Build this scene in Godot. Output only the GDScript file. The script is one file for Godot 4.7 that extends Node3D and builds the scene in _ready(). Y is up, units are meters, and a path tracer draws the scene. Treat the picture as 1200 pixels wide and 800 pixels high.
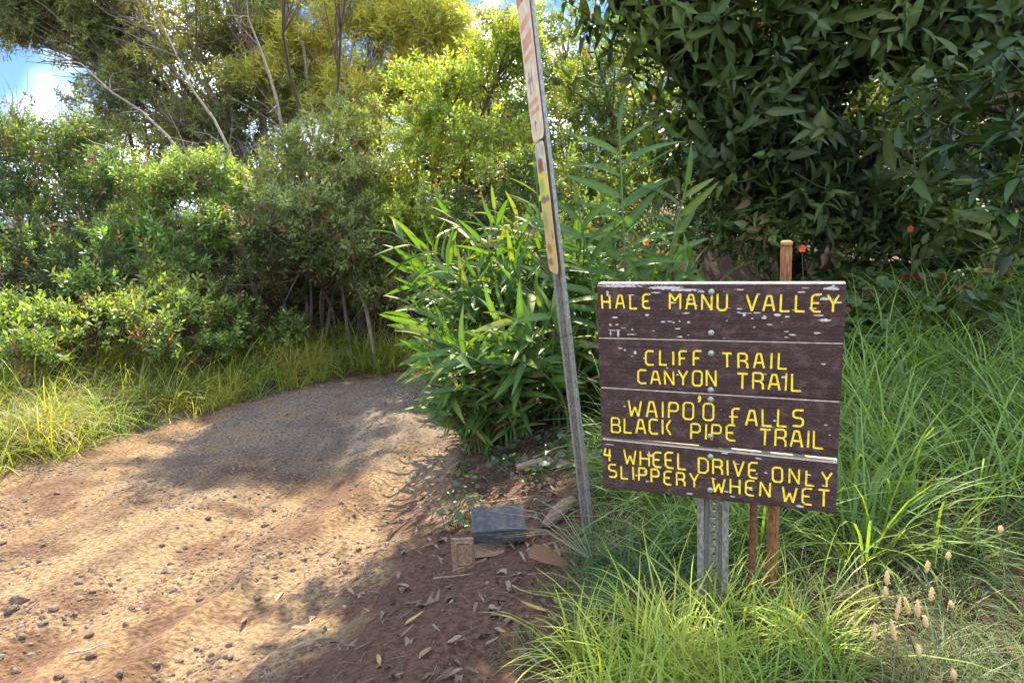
extends Node3D
# A dirt track in a shady valley: a routed plank trail sign on a channel post, a leaning pole, ginger, shrubs, trees, grass.

var cam_at := Vector3(0, 1.55, 0)
var cam_basis := Basis()
var M := {}
var used := {}
var noise := FastNoiseLite.new()
var noise2 := FastNoiseLite.new()


# ------------------------------------------------------------------ mesh helper
class MB:
	var v := PackedVector3Array()
	var c := PackedColorArray()
	var uv := PackedVector2Array()
	var ix := PackedInt32Array()

	func p(at: Vector3, col := Color.WHITE, t := Vector2.ZERO) -> int:
		v.append(at)
		c.append(col)
		uv.append(t)
		return v.size() - 1

	func tri(a: int, b: int, d: int) -> void:
		ix.append(a)
		ix.append(b)
		ix.append(d)

	func quad(a: int, b: int, d: int, e: int) -> void:
		tri(a, b, d)
		tri(a, d, e)

	# flat quad with its own corners, clockwise seen from outside
	func face(a: Vector3, b: Vector3, d: Vector3, e: Vector3, col := Color.WHITE) -> void:
		quad(p(a, col, Vector2(0, 0)), p(b, col, Vector2(1, 0)), p(d, col, Vector2(1, 1)), p(e, col, Vector2(0, 1)))

	func box(lo: Vector3, hi: Vector3, ch := 0.0, col := Color.WHITE, xf := Transform3D()) -> void:
		# box with chamfered edges: 8 corners x 3 points
		var q := func(i: int, j: int, k: int, axis: int) -> Vector3:
			var s := Vector3(hi.x if i else lo.x, hi.y if j else lo.y, hi.z if k else lo.z)
			var d := Vector3(-ch if i else ch, -ch if j else ch, -ch if k else ch)
			d[axis] = 0.0
			return xf * (s + d)
		for axis in 3:
			var u := (axis + 1) % 3
			var w := (axis + 2) % 3
			for side in 2:
				var pts := []
				for st in [[0, 0], [1, 0], [1, 1], [0, 1]]:
					var id := [0, 0, 0]
					id[axis] = side
					id[u] = st[0]
					id[w] = st[1]
					pts.append(q.call(id[0], id[1], id[2], axis))
				if side == 1:
					face(pts[0], pts[3], pts[2], pts[1], col)
				else:
					face(pts[0], pts[1], pts[2], pts[3], col)
		if ch <= 0.0:
			return
		for axis in 3:                      # edges along axis
			var u := (axis + 1) % 3
			var w := (axis + 2) % 3
			for a in 2:
				for b in 2:
					var i0 := [0, 0, 0]
					i0[u] = a
					i0[w] = b
					var i1 := i0.duplicate()
					i1[axis] = 1
					var A = q.call(i0[0], i0[1], i0[2], u)
					var B = q.call(i1[0], i1[1], i1[2], u)
					var Cc = q.call(i1[0], i1[1], i1[2], w)
					var D = q.call(i0[0], i0[1], i0[2], w)
					if (a + b) % 2 == 0:
						face(A, D, Cc, B, col)
					else:
						face(A, B, Cc, D, col)
		for i in 2:
			for j in 2:
				for k in 2:
					var a0 := p(q.call(i, j, k, 0), col)
					var a1 := p(q.call(i, j, k, 1), col)
					var a2 := p(q.call(i, j, k, 2), col)
					if (i + j + k) % 2 == 1:
						tri(a0, a2, a1)
					else:
						tri(a0, a1, a2)

	func tube(pts: Array, rad: Array, sides := 6, col := Color.WHITE, cap := true, lump := 0.0, nz: FastNoiseLite = null) -> void:
		var n := pts.size()
		var t: Vector3 = (pts[1] - pts[0]).normalized()
		var ref := t.cross(Vector3.RIGHT if absf(t.x) < 0.8 else Vector3.UP).normalized()
		var first := v.size()
		for i in n:
			var d: Vector3 = (pts[mini(i + 1, n - 1)] - pts[maxi(i - 1, 0)]).normalized()
			ref = (ref - d * ref.dot(d)).normalized()
			var bi := d.cross(ref)
			for s in sides:
				var a := TAU * s / sides
				var r: float = rad[i]
				var o := ref * cos(a) + bi * sin(a)
				if nz:
					var pp: Vector3 = pts[i] + o * r
					r *= 1.0 + lump * nz.get_noise_3dv(pp * 30.0)
				p(pts[i] + o * r, col, Vector2(float(s) / sides, float(i)))
		for i in n - 1:
			for s in sides:
				var a := first + i * sides + s
				var b := first + i * sides + (s + 1) % sides
				quad(a, a + sides, b + sides, b)
		if cap:
			for e in 2:
				var o := p(pts[0] if e == 0 else pts[n - 1], col)
				var base := first if e == 0 else first + (n - 1) * sides
				for s in sides:
					if e == 0:
						tri(o, base + s, base + (s + 1) % sides)
					else:
						tri(o, base + (s + 1) % sides, base + s)

	# a leaf: dir along, up = its upper face, folded at the midrib, bent by its own weight
	func leaf(at: Vector3, dir: Vector3, up: Vector3, len: float, wid: float, col: Color, bend := 0.15, segs := 2, fold := 0.18, wide := 0.42, wave := 0.0) -> void:
		var side := dir.cross(up).normalized()
		var u := side.cross(dir).normalized()
		var prev := []
		for i in segs + 1:
			var t := float(i) / segs
			if segs == 2 and i == 1:
				t = wide
			var mid := at + dir * len * t - u * len * bend * t * t
			if i == 0 or i == segs:
				var id := p(mid, col, Vector2(0.5, t))
				if i == segs:
					tri(prev[0], id, prev[1])
					tri(prev[1], id, prev[2])
				else:
					prev = [id]
				continue
			var w := wid * 0.5
			if segs > 2:
				w *= pow(sin(PI * pow(t, 0.62 if wide < 0.45 else 0.9)), 0.75)
			var lift := u * w * fold * 2.0
			var wv := u * sin(t * 17.0) * wave * wid
			var row := [p(mid - side * w + lift + wv, col, Vector2(0, t)), p(mid, col, Vector2(0.5, t)), p(mid + side * w + lift - wv, col, Vector2(1, t))]
			if prev.size() == 1:
				tri(prev[0], row[0], row[1])
				tri(prev[0], row[1], row[2])
			else:
				quad(prev[0], row[0], row[1], prev[1])
				quad(prev[1], row[1], row[2], prev[2])
			prev = row

	# a grass blade: a narrow strip that arches over
	func blade(at: Vector3, dir: Vector3, over: Vector3, len: float, wid: float, bend: float, col: Color, segs := 4) -> void:
		var side := dir.cross(over).normalized()
		if side.length() < 0.5:
			side = Vector3.RIGHT
		var pos := at
		var d := dir
		var prev := [p(pos - side * wid * 0.4, col, Vector2(0, 0)), p(pos + side * wid * 0.4, col, Vector2(1, 0))]
		for i in segs:
			var t := float(i + 1) / segs
			d = (d + (over * 0.8 - Vector3.UP * 0.6) * bend * (0.5 + t) / segs * 2.0).normalized()
			pos += d * len / segs
			if i == segs - 1:
				var q := p(pos, col, Vector2(0.5, 1))
				tri(prev[0], q, prev[1])
			else:
				var w := wid * 0.5 * (1.0 - 0.75 * t * t)
				var row := [p(pos - side * w, col, Vector2(0, t)), p(pos + side * w, col, Vector2(1, t))]
				quad(prev[0], row[0], row[1], prev[1])
				prev = row

	func done(mat: Material, smooth := true) -> ArrayMesh:
		var n := PackedVector3Array()
		n.resize(v.size())
		for i in range(0, ix.size(), 3):
			var a := v[ix[i]]
			var f := (v[ix[i + 2]] - a).cross(v[ix[i + 1]] - a)
			n[ix[i]] += f
			n[ix[i + 1]] += f
			n[ix[i + 2]] += f
		for i in n.size():
			n[i] = n[i].normalized() if n[i].length() > 1e-12 else Vector3.UP
		var arr := []
		arr.resize(Mesh.ARRAY_MAX)
		arr[Mesh.ARRAY_VERTEX] = v
		arr[Mesh.ARRAY_NORMAL] = n
		arr[Mesh.ARRAY_COLOR] = c
		arr[Mesh.ARRAY_TEX_UV] = uv
		arr[Mesh.ARRAY_INDEX] = ix
		var m := ArrayMesh.new()
		m.add_surface_from_arrays(Mesh.PRIMITIVE_TRIANGLES, arr)
		m.surface_set_material(0, mat)
		return m


# ------------------------------------------------------------------ scene helpers
func numbered(called: String) -> String:
	var k: int = used.get(called, 0)
	used[called] = k + 1
	return called if k == 0 else "%s_%03d" % [called, k]


func thing(called: String, label: String, category: String, at := Vector3.ZERO, group := "") -> Node3D:
	var o := Node3D.new()
	o.name = numbered(called)
	add_child(o)
	o.position = at
	meta(o, label, category, group)
	return o


func meta(o: Node, label: String, category: String, group := "", kind := "") -> void:
	if label:
		o.set_meta("label", label)
	if category:
		o.set_meta("category", category)
	if group:
		o.set_meta("group", group)
	if kind:
		o.set_meta("kind", kind)


func part(called: String, mesh: Mesh, parent: Node, at := Transform3D(), kind := "") -> MeshInstance3D:
	var o := MeshInstance3D.new()
	o.name = called if parent != self else numbered(called)
	o.mesh = mesh
	parent.add_child(o, true)
	o.transform = at
	if kind:
		o.set_meta("kind", kind)
	return o


func many(called: String, mesh: Mesh, where: Array, tint: PackedColorArray, parent: Node, kind := "stuff") -> MultiMeshInstance3D:
	var mm := MultiMesh.new()
	mm.transform_format = MultiMesh.TRANSFORM_3D
	mm.use_colors = true
	mm.mesh = mesh
	mm.instance_count = where.size()
	for i in where.size():
		mm.set_instance_transform(i, where[i])
		mm.set_instance_color(i, tint[i])
	var o := MultiMeshInstance3D.new()
	o.name = called if parent != self else numbered(called)
	o.multimesh = mm
	parent.add_child(o, true)
	if kind:
		o.set_meta("kind", kind)
	return o


func rnd(n: int) -> RandomNumberGenerator:
	var r := RandomNumberGenerator.new()
	r.seed = n
	return r


func ball(r: RandomNumberGenerator) -> Vector3:
	var z := r.randf_range(-1, 1)
	var a := r.randf() * TAU
	return Vector3(sqrt(1 - z * z) * cos(a), z, sqrt(1 - z * z) * sin(a))


func along(dir: Vector3, roll: float, s := 1.0) -> Basis:      # a basis whose y axis runs along dir
	var y := dir.normalized()
	var x := y.cross(Vector3.FORWARD if absf(y.z) < 0.9 else Vector3.RIGHT).normalized()
	var b := Basis(x, y, x.cross(y))
	return b * Basis(Vector3.UP, roll) * Basis().scaled(Vector3(s, s, s))


func place(px: float, py: float, d: float) -> Vector3:          # a point of the valley, by where it is seen from the track and how far away
	return cam_at + cam_basis * Vector3((px - 600.0) / 834.0, -(py - 400.0) / 834.0, -1.0) * d


func mat(called: String, rough := 0.8, spec := 0.5) -> StandardMaterial3D:
	var m := StandardMaterial3D.new()
	m.resource_name = called
	m.roughness = rough
	m.metallic_specular = spec
	M[called] = m
	return m


func srgb(r: float, g: float, b: float) -> Color:              # from linear reflectance
	return Color(r, g, b).linear_to_srgb()


func leaf_mat(called: String, rough: float, spec: float, back: Color) -> void:
	var m := mat(called, rough, spec)
	m.vertex_color_use_as_albedo = true
	m.cull_mode = BaseMaterial3D.CULL_DISABLED
	m.backlight_enabled = true
	m.backlight = back


func noise_tex(seed_: int, freq: float, lo: Color, hi: Color, size := 512, oct := 5, mid := Color(0, 0, 0, 0)) -> NoiseTexture2D:
	var n := FastNoiseLite.new()
	n.seed = seed_
	n.frequency = freq
	n.noise_type = FastNoiseLite.TYPE_SIMPLEX_SMOOTH
	n.fractal_octaves = oct
	var t := NoiseTexture2D.new()
	t.width = size
	t.height = size
	t.seamless = true
	t.noise = n
	var g := Gradient.new()
	g.set_color(0, lo)
	g.set_color(1, hi)
	if mid.a > 0:
		g.add_point(0.5, mid)
	t.color_ramp = g
	return t


func lerp_table(tab: Array, z: float) -> float:
	if z >= tab[0][0]:
		return tab[0][1]
	for i in tab.size() - 1:
		if z >= tab[i + 1][0]:
			var t: float = (z - tab[i][0]) / (tab[i + 1][0] - tab[i][0])
			return lerpf(tab[i][1], tab[i + 1][1], t)
	return tab[-1][1]


var right_edge := [[1.0, -1.75], [-1.0, -1.6], [-2.33, -1.32], [-3.47, -0.95], [-4.52, -0.74], [-5.86, -0.77], [-7.2, -0.95], [-8.0, -0.2], [-8.8, 2.0], [-10.0, 6.0], [-12.0, 14.0]]
var left_edge := [[1.0, -5.2], [-2.0, -4.6], [-4.99, -3.83], [-5.6, -3.63], [-6.38, -3.46], [-7.51, -2.82], [-8.47, -1.8], [-9.4, 0.0], [-10.6, 3.0], [-13.0, 10.0]]


func height(x: float, z: float) -> float:
	var y := 0.06 * maxf(z, -12.0)
	var sr := x - lerp_table(right_edge, z)
	var sl := lerp_table(left_edge, z) - x
	if sr > 0:
		y += smoothstep(0.0, 1.15, sr) * 0.28 + clampf(sr - 1.0, 0.0, 6.0) * 0.05
		y += smoothstep(0.8, 3.4, x) * smoothstep(-1.8, -5.4, z) * 0.42
	elif sl > 0:
		y += smoothstep(0.0, 0.7, sl) * 0.13 + smoothstep(0.7, 4.2, sl) * 0.75 + smoothstep(3.5, 9.0, sl) * 1.2 * smoothstep(-20.0, -10.0, z)
	if z < -11.0:
		y += smoothstep(-11.0, -45.0, z) * 0.3
	# relief of its own
	y += noise.get_noise_2d(x * 9.0, z * 9.0) * 0.05
	if absf(x) < 7 and z > -11 and z < 2:
		var l := clampf(minf(-sr, -sl) + 0.6, 0.0, 1.0)
		y += noise2.get_noise_2d(x * 40.0, z * 40.0) * 0.014
		# wash lines that follow the track
		var across := sr
		y += noise2.get_noise_2d(across * 52.0, z * 6.0) * 0.046 * smoothstep(-1.7, -0.4, sr) * (1.0 - smoothstep(0.7, 1.5, sr))
		y += noise2.get_noise_2d(across * 20.0 + 90.0, z * 3.0) * 0.030 * l
		# wheel ruts and the shoulder the run-off has left along the bank
		var wob := noise.get_noise_1d(z * 9.0) * 0.18
		y -= 0.030 * exp(-pow((sr + 0.75 + wob) / 0.16, 2.0)) + 0.030 * exp(-pow((sr + 2.15 + wob) / 0.18, 2.0))
		y += 0.040 * exp(-pow((sr + 0.22 + wob * 0.4) / 0.13, 2.0))
		y += absf(noise.get_noise_2d(x * 150.0, z * 150.0)) * 0.010
	return y


func on_ground(x: float, z: float, lift := 0.0) -> Vector3:
	return Vector3(x, height(x, z) + lift, z)


func cloud_cover() -> ImageTexture:                             # broken cloud spread evenly over the whole sky
	var w := 768
	var h := 384
	var im := Image.create(w, h, false, Image.FORMAT_RGBA8)
	var n := FastNoiseLite.new()
	n.seed = 17
	n.frequency = 1.0
	n.fractal_octaves = 6
	for y in h:
		var el := PI * (0.5 - (y + 0.5) / h)
		for x in w:
			var a := TAU * x / w
			var d := Vector3(cos(a) * cos(el), sin(el) * 1.5, sin(a) * cos(el))
			var k := smoothstep(-0.10, 0.30, n.get_noise_3dv(d * 3.0))
			im.set_pixel(x, y, Color(1, 1, 1, k))
	return ImageTexture.create_from_image(im)


func _ready() -> void:
	# ---------------------------------------------------------------- camera, sky, sun, exposure
	cam_basis = Basis.from_euler(Vector3(deg_to_rad(-11.5), 0, deg_to_rad(-2.9)))
	var cam := Camera3D.new()
	cam.name = "camera"
	cam.fov = 2.0 * rad_to_deg(atan(400.0 / 834.0))
	cam.transform = Transform3D(cam_basis, cam_at)
	cam.near = 0.05
	cam.far = 600.0
	cam.current = true
	add_child(cam)

	var sky_mat := ProceduralSkyMaterial.new()
	sky_mat.sky_top_color = Color(0.20, 0.31, 0.47)
	sky_mat.sky_horizon_color = Color(0.31, 0.41, 0.53)
	sky_mat.sky_curve = 0.12
	sky_mat.ground_bottom_color = Color(0.18, 0.17, 0.12)
	sky_mat.ground_horizon_color = Color(0.5, 0.55, 0.55)
	sky_mat.sun_angle_max = 20.0
	sky_mat.sky_cover = cloud_cover()
	sky_mat.sky_cover_modulate = Color(0.92, 0.93, 0.95)
	sky_mat.energy_multiplier = 1.0
	var sky := Sky.new()
	sky.sky_material = sky_mat
	var env := Environment.new()
	env.background_mode = Environment.BG_SKY
	env.sky = sky
	env.background_energy_multiplier = 1.8
	env.tonemap_mode = Environment.TONE_MAPPER_LINEAR
	env.tonemap_exposure = 4.1
	env.sdfgi_enabled = true
	env.ssao_enabled = true
	env.ssil_enabled = true
	var we := WorldEnvironment.new()
	we.name = "world_environment"
	we.environment = env
	add_child(we)

	var sun := DirectionalLight3D.new()
	sun.name = "sun"
	sun.light_energy = 1.6
	sun.light_color = Color(1.0, 0.945, 0.83)
	sun.light_angular_distance = 0.5
	sun.shadow_enabled = true
	add_child(sun)
	var el := deg_to_rad(47.0)
	var az := deg_to_rad(-3.0)
	var to_sun := Vector3(sin(az) * cos(el), sin(el), -cos(az) * cos(el))
	sun.look_at_from_position(to_sun * 50.0, Vector3.ZERO)

	# ---------------------------------------------------------------- noise and materials
	noise.seed = 3
	noise.frequency = 0.05
	noise2.seed = 8
	noise2.frequency = 0.06
	noise2.fractal_octaves = 3
	make_materials()

	build_ground()
	print("ground ", Time.get_ticks_msec())
	build_sign()
	build_pole()
	build_stakes()
	build_metal_box()
	print("objects ", Time.get_ticks_msec())
	build_trees()
	print("trees ", Time.get_ticks_msec())
	build_ginger()
	build_ground_cover()
	print("plants ", Time.get_ticks_msec())
	build_grass()
	build_litter()
	print("done ", Time.get_ticks_msec())


# ------------------------------------------------------------------ materials
func make_materials() -> void:
	var m := mat("soil", 0.95, 0.25)
	m.vertex_color_use_as_albedo = true
	m.uv1_triplanar = true
	m.uv1_world_triplanar = true
	m.uv1_scale = Vector3(1.3, 1.3, 1.3)
	m.albedo_texture = noise_tex(11, 0.02, Color(0.50, 0.47, 0.45), Color(1, 1, 1), 1024, 9, Color(0.84, 0.82, 0.80))
	m.heightmap_enabled = true
	m.heightmap_texture = noise_tex(12, 0.02, Color.BLACK, Color.WHITE, 1024, 9)
	m.heightmap_scale = 1.4

	leaf_mat("leaf_soft", 0.42, 0.5, Color(1.0, 1.0, 0.55))
	leaf_mat("leaf_gloss", 0.48, 0.32, Color(0.62, 0.68, 0.25))
	leaf_mat("leaf_ginger", 0.5, 0.42, Color(0.95, 1.0, 0.5))
	leaf_mat("grass_blade", 0.5, 0.4, Color(1.0, 1.0, 0.45))
	leaf_mat("dry_leaf", 0.7, 0.35, Color(0.5, 0.4, 0.3))

	for key in ["leaf_ginger", "leaf_gloss"]:
		M[key].albedo_texture = vein_tex(1 if key == "leaf_ginger" else 0)

	m = mat("bark", 0.92, 0.25)
	m.vertex_color_use_as_albedo = true
	m.uv1_triplanar = true
	m.uv1_world_triplanar = true
	m.uv1_scale = Vector3(6, 2, 6)
	m.albedo_texture = noise_tex(21, 0.03, Color(0.45, 0.42, 0.4), Color(1, 1, 1), 256, 5)
	m.heightmap_enabled = true
	m.heightmap_texture = noise_tex(22, 0.04, Color.BLACK, Color.WHITE, 256, 5)
	m.heightmap_scale = 1.0

	m = mat("stone", 0.9, 0.3)
	m.vertex_color_use_as_albedo = true
	m.uv1_triplanar = true
	m.uv1_world_triplanar = true
	m.uv1_scale = Vector3(5, 5, 5)
	m.albedo_texture = noise_tex(31, 0.04, Color(0.55, 0.52, 0.5), Color(1, 1, 1), 256, 5)

	m = mat("galvanised", 0.42, 0.5)
	m.metallic = 0.35
	m.albedo_color = Color(0.68, 0.66, 0.61)
	m.uv1_triplanar = true
	m.uv1_scale = Vector3(6, 2.5, 6)
	m.albedo_texture = noise_tex(41, 0.03, Color(0.52, 0.53, 0.54), Color(1, 1, 1), 512, 6)
	m.roughness_texture = noise_tex(42, 0.05, Color(0.75, 0.75, 0.75), Color(1, 1, 1), 256, 4)

	m = mat("bolt_steel", 0.5, 0.5)
	m.metallic = 0.5
	m.albedo_color = Color(0.74, 0.73, 0.71)
	m.uv1_triplanar = true
	m.uv1_scale = Vector3(25, 25, 25)
	m.albedo_texture = noise_tex(43, 0.05, Color(0.62, 0.58, 0.52), Color(1, 1, 1), 256, 4)

	m = mat("rust", 0.85, 0.3)
	m.uv1_triplanar = true
	m.uv1_scale = Vector3(8, 4, 8)
	m.albedo_texture = noise_tex(51, 0.02, Color(0.24, 0.15, 0.11), Color(0.52, 0.36, 0.25), 512, 7, Color(0.39, 0.25, 0.17))
	m.heightmap_enabled = true
	m.heightmap_texture = noise_tex(52, 0.05, Color.BLACK, Color.WHITE, 256, 4)
	m.heightmap_scale = 0.3

	m = mat("rusty_plate", 0.8, 0.35)
	m.uv1_triplanar = true
	m.uv1_scale = Vector3(5, 5, 5)
	m.albedo_texture = noise_tex(53, 0.02, Color(0.34, 0.27, 0.21), Color(0.54, 0.45, 0.36), 512, 4, Color(0.45, 0.36, 0.28))

	m = mat("dark_plate", 0.85, 0.3)
	m.uv1_triplanar = true
	m.uv1_scale = Vector3(4, 4, 4)
	m.albedo_texture = noise_tex(54, 0.015, Color(0.19, 0.19, 0.195), Color(0.36, 0.335, 0.31), 512, 4, Color(0.24, 0.24, 0.245))

	m = mat("stake_wood", 0.85, 0.3)
	m.uv1_triplanar = true
	m.uv1_scale = Vector3(14, 2, 14)
	m.albedo_texture = noise_tex(61, 0.02, Color(0.28, 0.19, 0.12), Color(0.66, 0.49, 0.33), 512, 7, Color(0.49, 0.34, 0.21))
	m.heightmap_enabled = true
	m.heightmap_texture = noise_tex(62, 0.04, Color.BLACK, Color.WHITE, 256, 4)
	m.heightmap_scale = 0.4

	m = mat("bare_wood", 0.85, 0.3)
	m.uv1_triplanar = true
	m.uv1_scale = Vector3(3, 20, 20)
	m.albedo_texture = noise_tex(63, 0.03, Color(0.56, 0.49, 0.41), Color(0.86, 0.80, 0.71), 512, 5)

	m = mat("rotten_wood", 0.9, 0.25)
	m.uv1_triplanar = true
	m.uv1_scale = Vector3(3, 14, 14)
	m.albedo_texture = noise_tex(64, 0.02, Color(0.26, 0.21, 0.17), Color(0.62, 0.54, 0.45), 512, 5)
	m.heightmap_enabled = true
	m.heightmap_texture = noise_tex(65, 0.04, Color.BLACK, Color.WHITE, 256, 4)
	m.heightmap_scale = 0.8

	m = mat("yellow_paint", 0.7, 0.4)
	m.uv1_triplanar = true
	m.uv1_scale = Vector3(9, 9, 9)
	m.albedo_texture = noise_tex(71, 0.03, Color(0.74, 0.64, 0.22), Color(0.96, 0.89, 0.30), 256, 7, Color(0.92, 0.83, 0.20))
	m = mat("wire", 0.5, 0.5)
	m.metallic = 0.6
	m.albedo_color = Color(0.25, 0.22, 0.2)


func vein_tex(kind: int) -> ImageTexture:                        # pale midrib, fine veins, blotches
	var im := Image.create(128, 256, false, Image.FORMAT_RGB8)
	var n := FastNoiseLite.new()
	n.seed = 61 + kind
	n.frequency = 0.03
	for y in 256:
		for x in 128:
			var u := absf(x / 127.0 - 0.5) * 2.0
			var v := y / 255.0
			var vein := sin((v * 46.0 - u * (26.0 if kind else 5.0)) * PI) * 0.5 + 0.5
			var b := 0.80 + 0.12 * vein * (1.0 - u) + 0.16 * n.get_noise_2d(x * 2.0, y * 1.2)
			var c := Color(b, b, b)
			if u < 0.07:
				c = Color(1, 1, 0.86)
			if kind and v > 0.93 + 0.05 * n.get_noise_1d(x * 3.0):
				c = Color(1.0, 0.80, 0.45)
			im.set_pixel(x, y, c)
	return ImageTexture.create_from_image(im)


# ------------------------------------------------------------------ ground
func build_ground() -> void:
	var xs := PackedFloat32Array()
	var zs := PackedFloat32Array()
	var grow := func(lo: float, hi: float, step: float, out: float) -> PackedFloat32Array:
		var mid := []
		var x := lo
		while x < hi + 0.001:
			mid.append(x)
			x += step
		var s := step
		var a: float = mid[0]
		while a > -out:
			s *= 1.22
			a -= s
			mid.push_front(a)
		s = step
		a = mid[-1]
		while a < out:
			s *= 1.22
			a += s
			mid.append(a)
		return PackedFloat32Array(mid)
	xs = grow.call(-4.6, 3.4, 0.032, 260.0)
	zs = grow.call(-8.6, -1.2, 0.032, 260.0)
	var trail := MB.new()
	var bank := MB.new()
	var nx := xs.size()
	var pos := PackedVector3Array()
	var col := PackedColorArray()
	var isr := PackedByteArray()
	for z in zs:
		for x in xs:
			pos.append(on_ground(x, z))
			var sr := x - lerp_table(right_edge, z)
			var sl := lerp_table(left_edge, z) - x
			isr.append(1 if sr < 0 and sl < 0 and z > -13 else 0)
			# kinds of earth: dusty tan track, red-brown bank, dark leaf mould under the plants, grey gravel further up the track
			var tan_ := Color(0.232, 0.168, 0.100)
			var red := Color(0.105, 0.060, 0.040)
			var mould := Color(0.055, 0.038, 0.027)
			var grit := Color(0.20, 0.175, 0.15)
			var k := noise.get_noise_2d(x * 16.0, z * 16.0)
			var k2 := noise2.get_noise_2d(x * 30.0 + 50.0, z * 30.0)
			var c := tan_.lerp(Color(0.218, 0.142, 0.080), clampf(0.5 + k * 1.4, 0, 1))
			var st := noise2.get_noise_2d(sr * 34.0, z * 5.0 + 40.0)     # washed streaks of darker and paler earth
			c = c.lerp(Color(0.13, 0.088, 0.060), smoothstep(0.06, 0.38, st) * 0.65)
			c = c.lerp(Color(0.265, 0.195, 0.118), smoothstep(0.12, 0.45, -st) * 0.5)
			c = c.lerp(red, smoothstep(0.04, 0.34, k2 + 0.3 * k) * 0.75)
			c = c.lerp(grit, smoothstep(-4.2, -5.8, z + k * 0.8) * smoothstep(-2.2, -1.2, sr + k2) * 0.6)
			c = c.lerp(red, smoothstep(0.15, 0.7, sr + k * 0.5 + k2 * 0.3))
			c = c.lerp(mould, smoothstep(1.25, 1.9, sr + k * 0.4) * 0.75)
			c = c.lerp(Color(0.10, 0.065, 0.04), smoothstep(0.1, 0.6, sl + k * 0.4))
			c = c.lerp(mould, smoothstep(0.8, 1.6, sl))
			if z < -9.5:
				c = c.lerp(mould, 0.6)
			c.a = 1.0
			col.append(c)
	for which in 2:
		var mb: MB = bank if which == 0 else trail
		var remap := {}
		var idx := func(i: int) -> int:
			if not remap.has(i):
				remap[i] = mb.p(pos[i], col[i])
			return remap[i]
		for j in zs.size() - 1:
			for i in nx - 1:
				var a := j * nx + i
				if isr[a] != which:
					continue
				mb.quad(idx.call(a), idx.call(a + 1), idx.call(a + nx + 1), idx.call(a + nx))
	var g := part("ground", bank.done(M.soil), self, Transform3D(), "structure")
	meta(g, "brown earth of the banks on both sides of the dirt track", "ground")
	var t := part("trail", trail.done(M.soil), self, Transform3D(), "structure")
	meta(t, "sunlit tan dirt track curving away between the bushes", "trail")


# ------------------------------------------------------------------ the plank sign
func glyph(ch: String) -> Array:                                # [width, polylines] in a unit-high box
	match ch:
		"A": return [0.62, [[0, 0, 0.20, 0.95, 0.42, 0.95, 0.62, 0], [0.10, 0.36, 0.52, 0.36]]]
		"B": return [0.58, [[0, 0, 0, 1], [0, 1, 0.40, 1, 0.52, 0.88, 0.52, 0.64, 0.42, 0.53, 0, 0.53], [0.42, 0.53, 0.58, 0.40, 0.58, 0.12, 0.46, 0, 0, 0]]]
		"C": return [0.56, [[0.56, 0.97, 0.16, 1.0, 0.0, 0.84, 0.0, 0.16, 0.16, 0.0, 0.56, 0.03]]]
		"D": return [0.58, [[0, 0, 0, 1], [0, 1, 0.40, 1, 0.58, 0.8, 0.58, 0.2, 0.40, 0, 0, 0]]]
		"E": return [0.52, [[0.52, 1.0, 0.16, 1.0, 0.0, 0.86, 0.0, 0.14, 0.16, 0.0, 0.52, 0.0], [0.0, 0.5, 0.40, 0.5]]]
		"F": return [0.52, [[0, 0, 0, 0.9, 0.12, 1.0, 0.52, 1], [0, 0.5, 0.38, 0.5]]]
		"f": return [0.62, [[0.18, 0, 0.18, 0.86, 0.32, 1.0, 0.62, 1], [0, 0.5, 0.5, 0.52]]]
		"H": return [0.58, [[0, 0, 0, 1], [0.58, 0, 0.58, 1], [0, 0.5, 0.58, 0.5]]]
		"I": return [0.04, [[0.02, 0, 0.02, 1]]]
		"K": return [0.52, [[0, 0, 0, 1], [0.52, 1, 0.28, 0.62, 0.28, 0.40, 0.52, 0]]]
		"L": return [0.50, [[0, 1, 0, 0, 0.50, 0]]]
		"M": return [0.66, [[0, 0, 0, 1, 0.33, 0.55, 0.66, 1, 0.66, 0]]]
		"N": return [0.58, [[0, 0, 0, 1, 0.58, 0, 0.58, 1]]]
		"O": return [0.58, [[0.29, 1, 0.12, 1, 0, 0.86, 0, 0.14, 0.12, 0, 0.29, 0], [0.29, 0, 0.46, 0, 0.58, 0.14, 0.58, 0.86, 0.46, 1, 0.29, 1]]]
		"P": return [0.54, [[0, 0, 0, 1], [0, 1, 0.42, 1, 0.54, 0.86, 0.54, 0.58, 0.42, 0.46, 0, 0.46]]]
		"R": return [0.56, [[0, 0, 0, 1], [0, 1, 0.42, 1, 0.54, 0.87, 0.54, 0.62, 0.42, 0.50, 0.10, 0.50], [0.40, 0.5, 0.56, 0.30, 0.56, 0]]]
		"S": return [0.54, [[0.54, 1, 0.14, 1, 0, 0.88, 0, 0.62, 0.12, 0.52, 0.42, 0.50, 0.54, 0.40, 0.54, 0.12, 0.42, 0, 0, 0]]]
		"T": return [0.60, [[0, 1, 0.60, 1], [0.30, 1, 0.30, 0]]]
		"U": return [0.56, [[0, 1, 0, 0.16, 0.14, 0, 0.42, 0, 0.56, 0.16, 0.56, 1]]]
		"V": return [0.62, [[0, 1, 0.31, 0, 0.62, 1]]]
		"W": return [0.78, [[0, 1, 0.16, 0, 0.39, 0.62, 0.60, 0, 0.78, 1]]]
		"Y": return [0.60, [[0, 1, 0.30, 0.48, 0.60, 1], [0.30, 0.48, 0.30, 0]]]
		"4": return [0.52, [[0.10, 1, 0, 0.46, 0.52, 0.46], [0.40, 0.95, 0.40, 0]]]
		"'": return [0.18, [[0.05, 1.36, 0.14, 1.40, 0.18, 1.30, 0.10, 1.24, 0.04, 1.30], [0.18, 1.30, 0.14, 1.14, 0.06, 1.05]]]
	return [0.3, []]


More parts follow.
